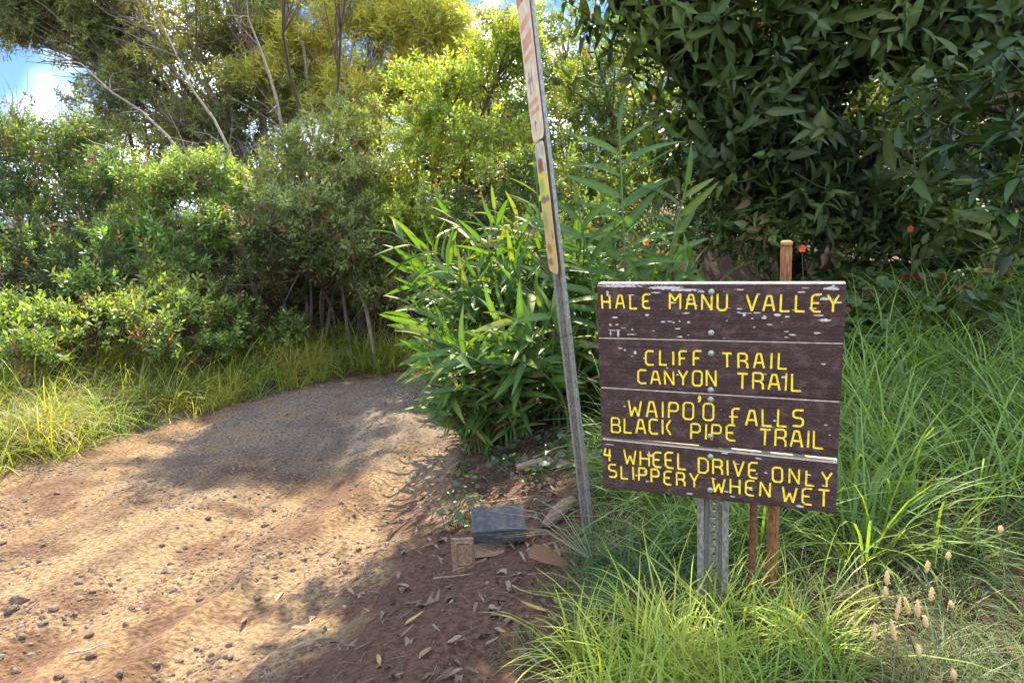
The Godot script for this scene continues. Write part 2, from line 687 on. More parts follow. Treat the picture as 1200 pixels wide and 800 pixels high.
func stroke_shapes(text: String, u0: float, u1: float, v0: float, v1: float, h0: float, h1: float) -> Array:
	# outlines of the routed strokes of one word, in metres on the face of the sign
	var r := rnd(hash(text) + int(u0 * 1000))
	var hm := (h0 + h1) * 0.5
	var widths := []
	var total := 0.0
	for ch in text:
		var g: Array = glyph(ch)
		widths.append(g[0] * hm)
		total += g[0] * hm
	var gaps := 0.0
	for i in text.length() - 1:
		gaps += 0.6 if text[i] == "'" or text[i + 1] == "'" else 1.0
	var gap := (u1 - u0 - total) / maxf(gaps, 1.0) if text.length() > 1 else 0.0
	var squeeze := 1.0
	if gap < hm * 0.2 and text.length() > 1:
		gap = hm * 0.2
		squeeze = (u1 - u0 - gap * gaps) / total
	var u := u0
	var out := []
	for i in text.length():
		var g: Array = glyph(text[i])
		var t := clampf((u - u0) / (u1 - u0), 0, 1)
		var h := lerpf(h0, h1, t) * r.randf_range(0.96, 1.04)
		var vb := lerpf(v0, v1, t) + r.randf_range(-0.0008, 0.0008)
		var lean := r.randf_range(-0.03, 0.03)
		var start := u
		var mine := []
		for line in g[1]:
			var pts := PackedVector2Array()
			for k in range(0, line.size(), 2):
				pts.append(Vector2(start + line[k] * hm * squeeze + lean * h * line[k + 1], vb + line[k + 1] * h))
			for s in Geometry2D.offset_polyline(pts, 0.0028 * r.randf_range(0.94, 1.08), Geometry2D.JOIN_ROUND, Geometry2D.END_ROUND):
				if not Geometry2D.is_polygon_clockwise(s):
					mine.append(thin_out(s))
		if mine.size():
			out.append(mine)
		u += widths[i] * squeeze
		if i < text.length() - 1:
			u += gap * (0.6 if text[i] == "'" or text[i + 1] == "'" else 1.0)
	return out


func thin_out(s: PackedVector2Array) -> PackedVector2Array:
	var o := PackedVector2Array()
	for q in s:
		if o.is_empty() or o[-1].distance_to(q) > 0.0007:
			o.append(q)
	return o


func cut(csg: CSGShape3D) -> ArrayMesh:
	add_child(csg)
	var dyn = csg
	dyn._update_shape()
	var m: ArrayMesh = csg.bake_static_mesh()
	remove_child(csg)
	csg.free()
	return m


func plank_paint(seed_: int, chips: Array, many_chips: int, w: float, h: float) -> ImageTexture:
	# weathered brown paint: grain, faded patches and chips where the pale wood shows
	var iw := 1024
	var ih := int(1024 * h / w)
	var im := Image.create(iw, ih, false, Image.FORMAT_RGB8)
	var n := FastNoiseLite.new()
	n.seed = seed_
	n.frequency = 0.01
	n.fractal_octaves = 5
	var r := rnd(seed_)
	for y in ih:
		for x in iw:
			var g := n.get_noise_2d(x * 0.35, y * 9.0)
			var f := n.get_noise_2d(x * 1.2 + 500.0, y * 1.6)
			var d := n.get_noise_2d(x * 6.0, y * 14.0 + 900.0)
			var ln := n.get_noise_2d(x * 0.22 + 300.0, y * 26.0)
			var b := 1.0 + 0.22 * g + 0.12 * f + 0.12 * d - 0.55 * smoothstep(0.22, 0.5, ln)
			var c := Color(0.255 * b, 0.182 * b, 0.158 * b)
			c = c.lerp(Color(0.37, 0.30, 0.28), clampf(f * 1.6 - 0.25, 0, 0.45))
			if d > 0.42:
				c = c.lerp(Color(0.55, 0.50, 0.47), 0.35)
			im.set_pixel(x, y, c)
	var all := chips.duplicate()
	for i in many_chips:
		var yy := r.randf()
		if many_chips > 30:
			yy = pow(yy, 1.7)
		all.append([r.randf(), yy, r.randf_range(0.006, 0.03) * (1.6 if yy < 0.12 else 1.0), r.randf_range(0.012, 0.035)])
	for q in all:                                               # ragged, drawn out along the grain
		var cx: float = q[0] * iw
		var cy: float = q[1] * ih
		var rx: float = q[2] * iw * 0.5
		var ry: float = maxf(q[3] * ih * 0.5, 1.2)
		for y in range(maxi(0, int(cy - ry - 2)), mini(ih, int(cy + ry + 3))):
			for x in range(maxi(0, int(cx - rx - 4)), mini(iw, int(cx + rx + 5))):
				var e := pow((x - cx) / rx, 2) + pow((y - cy) / ry, 2) + n.get_noise_2d(x * 5.0, y * 16.0) * 1.3
				if e < 0.85:
					var t := 0.5 + 0.5 * n.get_noise_2d(x * 4.0, y * 20.0)
					im.set_pixel(x, y, Color(0.60, 0.55, 0.52).lerp(Color(0.84, 0.81, 0.79), t))
	return ImageTexture.create_from_image(im)


func build_sign() -> void:
	var W := 0.686
	var TH := 0.038
	var s := thing("trail_sign", "brown wooden plank sign with routed yellow trail names on a galvanised channel post", "sign", Vector3(0.26744, 1.27635, -2.14858))
	s.rotation.y = deg_to_rad(-22.77)
	# local axes: x to the right along the planks, y up from the top edge, z towards the reader (front faces at z = 0)
	var rows := [
		# v top left, v bottom left, v top right, v bottom right, left end, right end
		[0.0, -0.1635, 0.0, -0.1605, 0.0, 0.686],
		[-0.1685, -0.3215, -0.1640, -0.3235, -0.001, 0.6855],
		[-0.3265, -0.4850, -0.3290, -0.4900, 0.001, 0.684],
		[-0.4960, -0.6565, -0.5075, -0.6585, 0.002, 0.6845]]
	var words := [
		[["HALE", 0.0142, 0.1601, -0.0732, -0.0713, 0.0419, 0.0408], ["MANU", 0.2178, 0.3795, -0.0731, -0.0735, 0.0455, 0.0467], ["VALLEY", 0.4329, 0.6698, -0.0752, -0.0741, 0.0462, 0.0464]],
		[["CLIFF", 0.1453, 0.3089, -0.2440, -0.2394, 0.0423, 0.0436], ["TRAIL", 0.3693, 0.5429, -0.2418, -0.2389, 0.0431, 0.0442], ["CANYON", 0.121, 0.3505, -0.3041, -0.2994, 0.0430, 0.0464], ["TRAIL", 0.4105, 0.5825, -0.3037, -0.3013, 0.0459, 0.0494]],
		[["WAIPO'O", 0.0901, 0.344, -0.4098, -0.4045, 0.0496, 0.0500], ["fALLS", 0.3903, 0.59, -0.4167, -0.4036, 0.0500, 0.0478], ["BLACK", 0.0347, 0.2184, -0.4671, -0.4602, 0.0449, 0.0480], ["PIPE", 0.2795, 0.4077, -0.4686, -0.4628, 0.0475, 0.0474], ["TRAIL", 0.4745, 0.6453, -0.4700, -0.4648, 0.0494, 0.0494]],
		[["4", 0.0076, 0.0352, -0.5660, -0.5660, 0.0440, 0.0440], ["WHEEL", 0.0738, 0.2643, -0.5684, -0.5685, 0.0455, 0.0490], ["DRIVE", 0.3025, 0.4717, -0.5727, -0.5734, 0.0465, 0.0478], ["ONLY", 0.5143, 0.6715, -0.5794, -0.5798, 0.0449, 0.0430], ["SLIPPERY", 0.0231, 0.3026, -0.6168, -0.6252, 0.0405, 0.0450], ["WHEN", 0.343, 0.506, -0.6315, -0.6284, 0.0439, 0.0470], ["WET", 0.5414, 0.667, -0.6374, -0.6402, 0.0470, 0.0500]]]
	var bolts := [[-0.022, -0.1416], [-0.2024, -0.3131], [-0.3419, -0.4558], [-0.5203, -0.6270]]
	var chips := [
		[[0.10, 0.03, 0.20, 0.05], [0.30, 0.06, 0.16, 0.07], [0.38, 0.10, 0.14, 0.05], [0.26, 0.15, 0.04, 0.03], [0.045, 0.17, 0.012, 0.12], [0.33, 0.33, 0.03, 0.03], [0.45, 0.13, 0.03, 0.03], [0.60, 0.09, 0.04, 0.025], [0.95, 0.07, 0.06, 0.06], [0.93, 0.24, 0.05, 0.05], [0.97, 0.30, 0.04, 0.04], [0.84, 0.13, 0.03, 0.03], [0.75, 0.52, 0.03, 0.05], [0.70, 0.57, 0.02, 0.06], [0.625, 0.50, 0.050, 0.02], [0.622, 0.535, 0.016, 0.05], [0.67, 0.49, 0.04, 0.02], [0.79, 0.55, 0.02, 0.03], [0.905, 0.52, 0.04, 0.025], [0.93, 0.60, 0.05, 0.06], [0.90, 0.82, 0.03, 0.03], [0.81, 0.86, 0.025, 0.03], [0.22, 0.56, 0.02, 0.04], [0.29, 0.68, 0.02, 0.03], [0.055, 0.76, 0.014, 0.04], [0.085, 0.75, 0.018, 0.025], [0.075, 0.86, 0.055, 0.02], [0.055, 0.92, 0.008, 0.10], [0.09, 0.92, 0.010, 0.14], [0.15, 0.93, 0.04, 0.025], [0.36, 0.95, 0.025, 0.03], [0.40, 0.27, 0.03, 0.04], [0.88, 0.40, 0.03, 0.03]],
		[[0.165, 0.27, 0.013, 0.09], [0.205, 0.38, 0.012, 0.03], [0.10, 0.20, 0.02, 0.03], [0.12, 0.23, 0.008, 0.05], [0.78, 0.62, 0.02, 0.05], [0.35, 0.67, 0.010, 0.04]],
		[[0.73, 0.53, 0.06, 0.014], [0.95, 0.42, 0.015, 0.02], [0.11, 0.33, 0.012, 0.03]],
		[[0.225, 0.23, 0.035, 0.05], [0.20, 0.57, 0.012, 0.04], [0.16, 0.66, 0.012, 0.04], [0.69, 0.10, 0.03, 0.03], [0.72, 0.36, 0.02, 0.03], [0.60, 0.24, 0.03, 0.02], [0.66, 0.72, 0.02, 0.03], [0.86, 0.93, 0.03, 0.05], [0.89, 0.32, 0.02, 0.03], [0.40, 0.92, 0.03, 0.03], [0.56, 0.80, 0.02, 0.03], [0.95, 0.50, 0.015, 0.03]]]
	for i in 4:
		var q: Array = rows[i]
		var top: float = maxf(q[0], q[2])
		var bottom: float = minf(q[1], q[3])
		var w: float = q[5] - q[4]
		var paint := mat("paint_%d" % i, 0.82, 0.35)
		paint.albedo_texture = plank_paint(80 + i, chips[i], [30, 6, 4, 8][i], w, top - bottom)
		paint.uv1_triplanar = true
		paint.uv1_triplanar_sharpness = 8.0
		paint.uv1_scale = Vector3(1.0 / w, 1.0 / (top - bottom), 1.0 / w)
		paint.heightmap_enabled = true
		paint.heightmap_texture = noise_tex(85 + i, 0.03, Color.BLACK, Color.WHITE, 256, 5)
		paint.heightmap_scale = 0.05
		# the plank's own origin is its upper left front corner
		var o := Vector3(q[4], top, 0)
		var blank := MB.new()
		var f := func(u: float, y: float, z: float) -> Vector3: return Vector3(u, y, z)
		# six-sided board with slightly uneven ends and softened edges
		var e := 0.003
		var prof := [[-e, 0.0], [0.0, -e], [0.0, -TH + e], [-e, -TH], [e, -TH], [0.0, -TH + e], [0.0, -e], [e, 0.0]]
		var ring := []
		for sd in 2:
			var yt: float = (q[0] if sd == 0 else q[2]) - top
			var yb: float = (q[1] if sd == 0 else q[3]) - top
			var u := 0.0 if sd == 0 else w
			ring.append([Vector3(u, yt - e, 0), Vector3(u, yt, -e), Vector3(u, yt, -TH + e), Vector3(u, yt - e, -TH), Vector3(u, yb + e, -TH), Vector3(u, yb, -TH + e), Vector3(u, yb, -e), Vector3(u, yb + e, 0)])
		var ids := [[], []]
		for sd in 2:
			for pt in ring[sd]:
				ids[sd].append(blank.p(pt))
		for k in 8:
			var k2 := (k + 1) % 8
			blank.quad(ids[0][k], ids[0][k2], ids[1][k2], ids[1][k])
		for k in range(1, 7):
			blank.tri(ids[0][0], ids[0][k + 1], ids[0][k])
			blank.tri(ids[1][0], ids[1][k], ids[1][k + 1])
		var body := CSGMesh3D.new()
		body.mesh = blank.done(paint)
		body.material = paint
		var root := CSGCombiner3D.new()
		root.add_child(body)
		var fills := []
		for wd in words[i]:
			var shapes := stroke_shapes(wd[0], wd[1] - o.x, wd[2] - o.x, wd[3] - o.y, wd[4] - o.y, wd[5], wd[6])
			for one in shapes:
				var letter := CSGCombiner3D.new()
				for sh in one:
					var c := CSGPolygon3D.new()
					c.polygon = sh
					c.depth = 0.010
					c.operation = CSGShape3D.OPERATION_SUBTRACTION
					c.material = M.yellow_paint
					c.position.z = 0.0065
					root.add_child(c)
					var c2 := CSGPolygon3D.new()
					c2.polygon = sh
					c2.depth = 0.0012
					c2.material = M.yellow_paint
					c2.position.z = -0.0024
					letter.add_child(c2)
				fills.append(cut(letter))
		var pl := part("plank", cut(root), s, Transform3D(Basis(), o))
		for k in fills.size():
			part("letter", fills[k], pl)
		# bare, weathered upper edge
		var be := MB.new()
		var yl: float = q[0] - top
		var yr: float = q[2] - top
		be.box(Vector3(0.002, 0, -TH + 0.002), Vector3(w - 0.002, 0.0028, -0.0005), 0.0008)
		for k in be.v.size():
			be.v[k].y += lerpf(yl, yr, be.v[k].x / w)
		part("bare_edge", be.done(M.bare_wood), pl)
		for bv in bolts[i]:
			part("bolt", bolt_mesh(), pl, Transform3D(Basis(), Vector3(0.3365 - o.x, bv - o.y, 0.0)))
	# post: flanges touch the back of the planks
	var post := part("post", channel_post(1.36, 0.096, 0.030), s, Transform3D(Basis(), Vector3(0.3405, -1.37, -TH - 0.004)))
	post.set_meta("label", "grey galvanised channel post with a row of holes")


var bolt_cache: ArrayMesh
func bolt_mesh() -> ArrayMesh:
	if bolt_cache == null:
		var b := MB.new()
		var prof := [[0.0, 0.0045], [0.004, 0.0042], [0.0075, 0.0028], [0.0092, 0.0008], [0.0095, -0.001]]
		var n := 14
		for i in prof.size():
			for k in n:
				var a := -TAU * k / n
				b.p(Vector3(cos(a) * prof[i][0], sin(a) * prof[i][0], prof[i][1]))
		for i in prof.size() - 1:
			for k in n:
				b.quad(i * n + k, i * n + (k + 1) % n, (i + 1) * n + (k + 1) % n, (i + 1) * n + k)
		bolt_cache = b.done(M.bolt_steel)
	return bolt_cache


func channel_post(length: float, width: float, depth: float) -> ArrayMesh:
	# hat section, flanges in front (z = 0), the web with its holes behind; y runs up
	var b := MB.new()
	var t := 0.0032
	var web := width * 0.30
	var fl := width * 0.22
	var h := width * 0.5
	for sg in [-1.0, 1.0]:
		# flange
		b.box(Vector3(minf(sg * h, sg * (h - fl)), 0, -t), Vector3(maxf(sg * h, sg * (h - fl)), length, 0), 0.0008)
		# sloping wall between flange and web, as a slanted strip with thickness
		var a := Vector3(sg * (h - fl), 0, -t * 0.5)
		var c := Vector3(sg * web * 0.5, 0, -depth)
		var nrm := (c - a).cross(Vector3.UP).normalized() * t * 0.5
		var up := Vector3(0, length, 0)
		if sg < 0:
			b.face(a + nrm, c + nrm, c + nrm + up, a + nrm + up)
			b.face(a - nrm, a - nrm + up, c - nrm + up, c - nrm)
		else:
			b.face(a + nrm, a + nrm + up, c + nrm + up, c + nrm)
			b.face(a - nrm, c - nrm, c - nrm + up, a - nrm + up)
		b.face(a + nrm + up, a - nrm + up, c - nrm + up, c + nrm + up)
	# web with a hole every 25 mm
	var pitch := 0.0254
	var r := 0.0058
	var cells := int(length / pitch)
	var zf := -depth + t * 0.5
	var zb := -depth - t * 0.5
	for k in cells:
		var cy := (k + 0.5) * pitch
		var top := cy + pitch * 0.5 if k < cells - 1 else length
		var outer := []
		var inner := []
		for m in 8:
			var ang := m * TAU / 8.0
			var d := Vector2(cos(ang), sin(ang))
			var s := Vector2(signf(d.x) if absf(d.x) > 0.1 else 0.0, signf(d.y) if absf(d.y) > 0.1 else 0.0)
			var oy := cy + s.y * pitch * 0.5
			if s.y > 0:
				oy = top
			outer.append(Vector2(s.x * web * 0.5, oy))
			inner.append(Vector2(d.x * r, cy + d.y * r))
		for m in 8:
			var m2 := (m + 1) % 8
			var o1: Vector2 = outer[m]
			var o2: Vector2 = outer[m2]
			var i1: Vector2 = inner[m]
			var i2: Vector2 = inner[m2]
			b.face(Vector3(o1.x, o1.y, zf), Vector3(i1.x, i1.y, zf), Vector3(i2.x, i2.y, zf), Vector3(o2.x, o2.y, zf))
			b.face(Vector3(o1.x, o1.y, zb), Vector3(o2.x, o2.y, zb), Vector3(i2.x, i2.y, zb), Vector3(i1.x, i1.y, zb))
			b.face(Vector3(i1.x, i1.y, zf), Vector3(i1.x, i1.y, zb), Vector3(i2.x, i2.y, zb), Vector3(i2.x, i2.y, zf))
	return b.done(M.galvanised)


# ------------------------------------------------------------------ the leaning pole with two plates
func print_tex(which: int) -> ImageTexture:
	var w := 256
	var h := 512
	var im := Image.create(w, h, false, Image.FORMAT_RGB8)
	var n := FastNoiseLite.new()
	n.seed = 90 + which
	n.frequency = 0.02
	n.fractal_octaves = 4
	var r := rnd(900 + which)
	for y in h:
		for x in w:
			var k := n.get_noise_2d(x, y)
			var c := Color(0.86, 0.80, 0.68).lerp(Color(0.76, 0.66, 0.52), clampf(0.5 + k, 0, 1))
			if which == 1:
				c = Color(0.80, 0.74, 0.36).lerp(Color(0.74, 0.62, 0.42), smoothstep(0.3, 0.62, y / float(h) + k * 0.15))
				if y < h * 0.22:
					c = Color(0.62, 0.60, 0.50).lerp(Color(0.78, 0.76, 0.68), clampf(0.5 + k * 2.0, 0, 1))
			im.set_pixel(x, y, c)
	var bar := func(x0: float, y0: float, x1: float, y1: float, col: Color) -> void:
		for y in range(int(y0 * h), int(y1 * h)):
			for x in range(int(x0 * w), int(x1 * w)):
				if n.get_noise_2d(x * 7.0, y * 7.0) > -0.35:
					im.set_pixel(clampi(x, 0, w - 1), clampi(y, 0, h - 1), im.get_pixel(clampi(x, 0, w - 1), clampi(y, 0, h - 1)).lerp(col, 0.8))
	var red := Color(0.72, 0.33, 0.24)
	if which == 0:
		bar.call(0.0, 0.0, 1.0, 0.13, red)
		# lines of faded red print, too weathered to read
		for ln in [[0.24, 0.29], [0.34, 0.42], [0.45, 0.49], [0.74, 0.77], [0.80, 0.83]]:
			var x := 0.10
			while x < 0.86:
				var ww := r.randf_range(0.03, 0.09)
				bar.call(x, ln[0], minf(x + ww, 0.9), ln[1], red)
				x += ww + r.randf_range(0.012, 0.04)
		# a faded dark pictogram
		bar.call(0.30, 0.56, 0.40, 0.70, Color(0.42, 0.37, 0.42))
		bar.call(0.22, 0.60, 0.62, 0.63, Color(0.42, 0.37, 0.42))
		bar.call(0.56, 0.55, 0.62, 0.70, Color(0.42, 0.40, 0.36))
		bar.call(0.36, 0.88, 0.46, 0.94, Color(0.45, 0.38, 0.34))
	else:
		for q in [[0.40, 0.17, 0.30, 0.07, Color(0.50, 0.22, 0.13)], [0.35, 0.43, 0.34, 0.035, Color(0.36, 0.40, 0.36)], [0.78, 0.42, 0.20, 0.03, Color(0.58, 0.33, 0.24)], [0.30, 0.33, 0.35, 0.07, Color(0.58, 0.64, 0.25)], [0.25, 0.60, 0.30, 0.09, Color(0.55, 0.56, 0.28)], [0.38, 0.81, 0.24, 0.045, Color(0.62, 0.33, 0.14)], [0.82, 0.70, 0.05, 0.035, Color(0.22, 0.2, 0.18)], [0.30, 0.92, 0.30, 0.03, Color(0.50, 0.36, 0.24)]]:
			for y in h:
				for x in w:
					var e := pow((x / float(w) - q[0]) / q[2], 2.0) + pow((y / float(h) - q[1]) / q[3], 2.0) + n.get_noise_2d(x * 3.0, y * 3.0) * 0.9
					if e < 1.0:
						im.set_pixel(x, y, im.get_pixel(x, y).lerp(q[4], clampf((1.0 - e) * 2.0, 0, 0.85)))
	return ImageTexture.create_from_image(im)


func plate_mesh(w: float, h: float, cr: float, material: Material) -> ArrayMesh:
	# thin plate with rounded corners; print on the front (z = +), uv over the face
	var b := MB.new()
	var ring := []
	for cxy in [[1, 1, 0.0], [-1, 1, 0.25], [-1, -1, 0.5], [1, -1, 0.75]]:
		for k in 5:
			var a: float = (cxy[2] + k / 4.0 * 0.25) * TAU
			ring.append(Vector2(cxy[0] * (w * 0.5 - cr) + cos(a) * cr, cxy[1] * (h * 0.5 - cr) + sin(a) * cr))
	var t := 0.0012
	for sd in [1.0, -1.0]:
		var o := b.p(Vector3(0, 0, sd * t), Color.WHITE, Vector2(0.5, 0.5))
		var f := b.v.size()
		for q in ring:
			b.p(Vector3(q.x, q.y, sd * t), Color.WHITE, Vector2(0.5 + q.x / w, 0.5 - q.y / h))
		for k in ring.size():
			if sd > 0:
				b.tri(o, f + (k + 1) % ring.size(), f + k)
			else:
				b.tri(o, f + k, f + (k + 1) % ring.size())
	for k in ring.size():
		var q: Vector2 = ring[k]
		var q2: Vector2 = ring[(k + 1) % ring.size()]
		b.face(Vector3(q.x, q.y, t), Vector3(q2.x, q2.y, t), Vector3(q2.x, q2.y, -t), Vector3(q.x, q.y, -t))
	return b.done(material)


func build_pole() -> void:
	var base := Vector3(0.284, 0.05, -2.80)
	var s := thing("sign_pole", "tall leaning galvanised pole with two weathered plates seen nearly edge on", "sign pole", base)
	s.rotation = Vector3(0, 0, deg_to_rad(4.45))
	# local y runs up the pole; the plates face left and a little towards the track
	var turn := Basis(Vector3.UP, deg_to_rad(-62.0))
	var pole := part("pole", channel_post(2.42, 0.070, 0.030), s, Transform3D(turn, Vector3(0, -0.15, 0)))
	pole.set_meta("label", "leaning galvanised channel pole with a dark groove")
	var face_turn := Basis(Vector3.UP, deg_to_rad(-84.0))
	var out := face_turn.z
	for k in 2:
		var m := mat("plate_print_%d" % k, 0.5, 0.45)
		m.albedo_texture = print_tex(k)
		var hh: float = [0.57, 0.50][k]
		var cy: float = [1.995, 1.452][k]
		var ww: float = [0.28, 0.22][k]
		var pl := part("warning_plate" if k == 0 else "picture_plate", plate_mesh(ww, hh, 0.035, m), s, Transform3D(face_turn, Vector3(0, cy, 0) + out * 0.012))
		pl.set_meta("label", ["cream warning plate with faded red print and rounded corners", "yellowed picture plate with rust brown stains"][k])
		for e in [-1.0, 1.0]:
			part("bolt", bolt_mesh(), pl, Transform3D(Basis(), Vector3(0, e * hh * 0.38, 0.0012)))
	# a loop of wire round the pole
	var wb := MB.new()
	var pts := []
	var rad := []
	for k in 17:
		var a := TAU * k / 16.0
		pts.append(Vector3(cos(a) * 0.038 - 0.004, 0.004 * sin(a * 2.0), sin(a) * 0.036))
		rad.append(0.0016)
	wb.tube(pts, rad, 5)
	wb.tube([Vector3(-0.04, 0, 0.0), Vector3(-0.052, 0.006, 0.014), Vector3(-0.055, 0.016, 0.02), Vector3(-0.046, 0.02, 0.028)], [0.0016, 0.0016, 0.0016, 0.0014], 5)
	part("wire_loop", wb.done(M.wire), s, Transform3D(Basis(), Vector3(0, 0.95, 0)))


# ------------------------------------------------------------------ two stakes behind the sign
func build_stakes() -> void:
	var r := rnd(5)
	var b := MB.new()
	var pts := []
	var rad := []
	for i in 13:
		var t := i / 12.0
		pts.append(Vector3(0.004 * sin(t * 9.0), t * 1.15, 0.004 * cos(t * 7.0)))
		rad.append(lerpf(0.0175, 0.0155, t) * (1.0 + 0.05 * sin(i * 2.3)))
	pts.append(pts[-1] + Vector3(0, 0.003, 0))
	rad.append(0.012)
	b.tube(pts, rad, 12, Color.WHITE, true, 0.12, noise)
	var s := thing("wooden_stake", "orange brown wooden stake whose pale sawn top stands above the sign", "stake", Vector3(0.795, 0.215, -2.10))
	s.rotation = Vector3(0.0, 0, deg_to_rad(-1.2))
	part("shaft", b.done(M.stake_wood), s)
	var tb := MB.new()
	tb.tube([Vector3(0, 0, 0), Vector3(0, 0.011, 0), Vector3(0, 0.014, 0)], [0.0165, 0.017, 0.012], 12)
	var cap: StandardMaterial3D = M.bare_wood.duplicate()
	cap.albedo_color = Color(0.88, 0.72, 0.54)
	part("sawn_top", tb.done(cap), s, Transform3D(Basis(), pts[12] + Vector3(0, 0.0045, 0)))
	b = MB.new()
	b.box(Vector3(-0.011, 0, -0.007), Vector3(0.011, 0.80, 0.007), 0.002)
	var s2 := thing("rusty_stake", "thin rusty brown stake under the sign between the post and the wooden stake", "stake", Vector3(0.722, 0.17, -2.06))
	s2.rotation = Vector3(0, 0.5, deg_to_rad(-0.6))
	part("bar", b.done(M.rust), s2)
	b = MB.new()
	b.tube([Vector3(0, 0.0, 0), Vector3(0, 0.012, 0)], [0.011, 0.011], 6)
	part("collar", b.done(M.rust), s2, Transform3D(Basis(), Vector3(0, 0.799, 0)))


# ------------------------------------------------------------------ battered metal box lying on the bank
func build_metal_box() -> void:
	var o := on_ground(-0.12, -2.74, 0.0)
	var s := thing("metal_box", "battered rusty metal box with a dark blue grey lid half buried in the bank", "metal box", o)
	s.rotation.y = deg_to_rad(4.0)
	# local: x right, y up, z towards the track
	var b := MB.new()
	# lid: a bent sheet sloping towards the viewer, rolled at its front
	var prof := [Vector2(-0.105, 0.155), Vector2(-0.07, 0.150), Vector2(0.0, 0.108), Vector2(0.012, 0.106), Vector2(0.021, 0.098), Vector2(0.023, 0.088), Vector2(0.016, 0.050)]
	for i in prof.size() - 1:
		var a: Vector2 = prof[i]
		var c: Vector2 = prof[i + 1]
		var n := Vector2(-(c.y - a.y), c.x - a.x).normalized() * 0.0022
		for j in 6:
			var x0 := -0.085 + j * 0.037
			var x1 := x0 + 0.037
			var d0 := 0.004 * sin(j * 1.7)
			var d1 := 0.004 * sin((j + 1) * 1.7)
			b.face(Vector3(x0, a.y + n.y + d0, a.x + n.x), Vector3(x1, a.y + n.y + d1, a.x + n.x), Vector3(x1, c.y + n.y + d1, c.x + n.x), Vector3(x0, c.y + n.y + d0, c.x + n.x))
			b.face(Vector3(x0, a.y - n.y + d0, a.x - n.x), Vector3(x0, c.y - n.y + d0, c.x - n.x), Vector3(x1, c.y - n.y + d1, c.x - n.x), Vector3(x1, a.y - n.y + d1, a.x - n.x))
	var lid := part("lid", b.done(M.dark_plate), s)
	lid.set_meta("label", "dark blue grey bent metal lid")
	b = MB.new()
	b.tube([Vector3(-0.086, 0.104, 0.016), Vector3(0.03, 0.106, 0.017), Vector3(0.138, 0.104, 0.016)], [0.0085, 0.0085, 0.0085], 10)
	part("rolled_edge", b.done(M.dark_plate), lid)
	# back and right walls
	b = MB.new()
	b.box(Vector3(-0.085, -0.06, -0.112), Vector3(0.137, 0.145, -0.106), 0.001)
	part("back_wall", b.done(M.rusty_plate), s)
	b = MB.new()
	b.box(Vector3(0.131, -0.06, -0.104), Vector3(0.137, 0.095, 0.01), 0.001)
	part("side_wall", b.done(M.rusty_plate), s)
	# end panel with a raised rounded frame, standing in front at the left
	b = MB.new()
	b.box(Vector3(-0.046, -0.05, -0.008), Vector3(0.046, 0.125, 0.008), 0.003)
	var ep := part("end_panel", b.done(M.rusty_plate), s, Transform3D(Basis(Vector3.UP, -0.12) * Basis(Vector3.RIGHT, -0.06), Vector3(-0.128, -0.015, 0.075)))
	b = MB.new()
	var pts := []
	var rad := []
	for k in 33:
		var a := TAU * k / 32.0
		var q := Vector2(signf(cos(a)) * pow(absf(cos(a)), 0.35) * 0.031, signf(sin(a)) * pow(absf(sin(a)), 0.35) * 0.047)
		pts.append(Vector3(q.x + 0.004, q.y + 0.062, 0.008))
		rad.append(0.0065)
	b.tube(pts, rad, 6, Color.WHITE, false)
	part("raised_frame", b.done(M.rusty_plate), ep)
	# bottom angle plate running back to the right
	b = MB.new()
	b.box(Vector3(0, -0.03, -0.004), Vector3(0.15, 0.020, 0.004), 0.0015)
	part("bottom_plate", b.done(M.rusty_plate), s, Transform3D(Basis(Vector3.UP, 0.30) * Basis(Vector3.BACK, 0.12), Vector3(-0.172, -0.030, 0.100)))
	b = MB.new()
	b.box(Vector3(-0.08, -0.005, -0.10), Vector3(0.13, 0.0, 0.05), 0.001)
	part("floor_plate", b.done(M.rusty_plate), s, Transform3D(Basis(), Vector3(0, 0.012, 0)))
	# wood and bark lying on the bank
	var r := rnd(44)
	b = MB.new()
	pts = []
	rad = []
	for i in 11:
		var t := i / 10.0
		pts.append(Vector3((t - 0.5) * 0.30, 0.03 * sin(t * PI), -0.06 * t))
		rad.append(0.026 * (0.75 + 0.5 * sin(t * PI)) * (0.9 + 0.2 * r.randf()))
	b.tube(pts, rad, 10, Color.WHITE, true, 0.35, noise2)
	var lg := thing("curved_log", "short curved grey brown log lying left of the pole below the ginger", "log", on_ground(0.14, -3.72, 0.02))
	lg.rotation.y = -0.2
	part("wood", b.done(M.rotten_wood), lg)
	b = MB.new()
	var chunk := [Vector3(-0.11, 0, 0), Vector3(-0.04, 0.012, 0.0), Vector3(0.05, 0.015, 0.0), Vector3(0.12, 0.006, 0.0)]
	b.tube(chunk, [0.022, 0.036, 0.034, 0.018], 8, Color.WHITE, true, 0.5, noise2)
	var ck := thing("wood_chunk", "weathered splintered chunk of pale wood beside the foot of the pole", "wood", on_ground(0.17, -2.98, 0.02))
	ck.rotation = Vector3(0.2, 0.95, 0.15)
	part("wood", b.done(M.rotten_wood), ck)


# ------------------------------------------------------------------ leaf sprays shared by the plants
func vary(r: RandomNumberGenerator, a := 0.25) -> Color:
	var k := r.randf_range(1.0 - a, 1.0 + a)
	var y := r.randf_range(-0.10, 0.14)
	return Color(k * (1.0 + y), k, k * (1.0 - y))


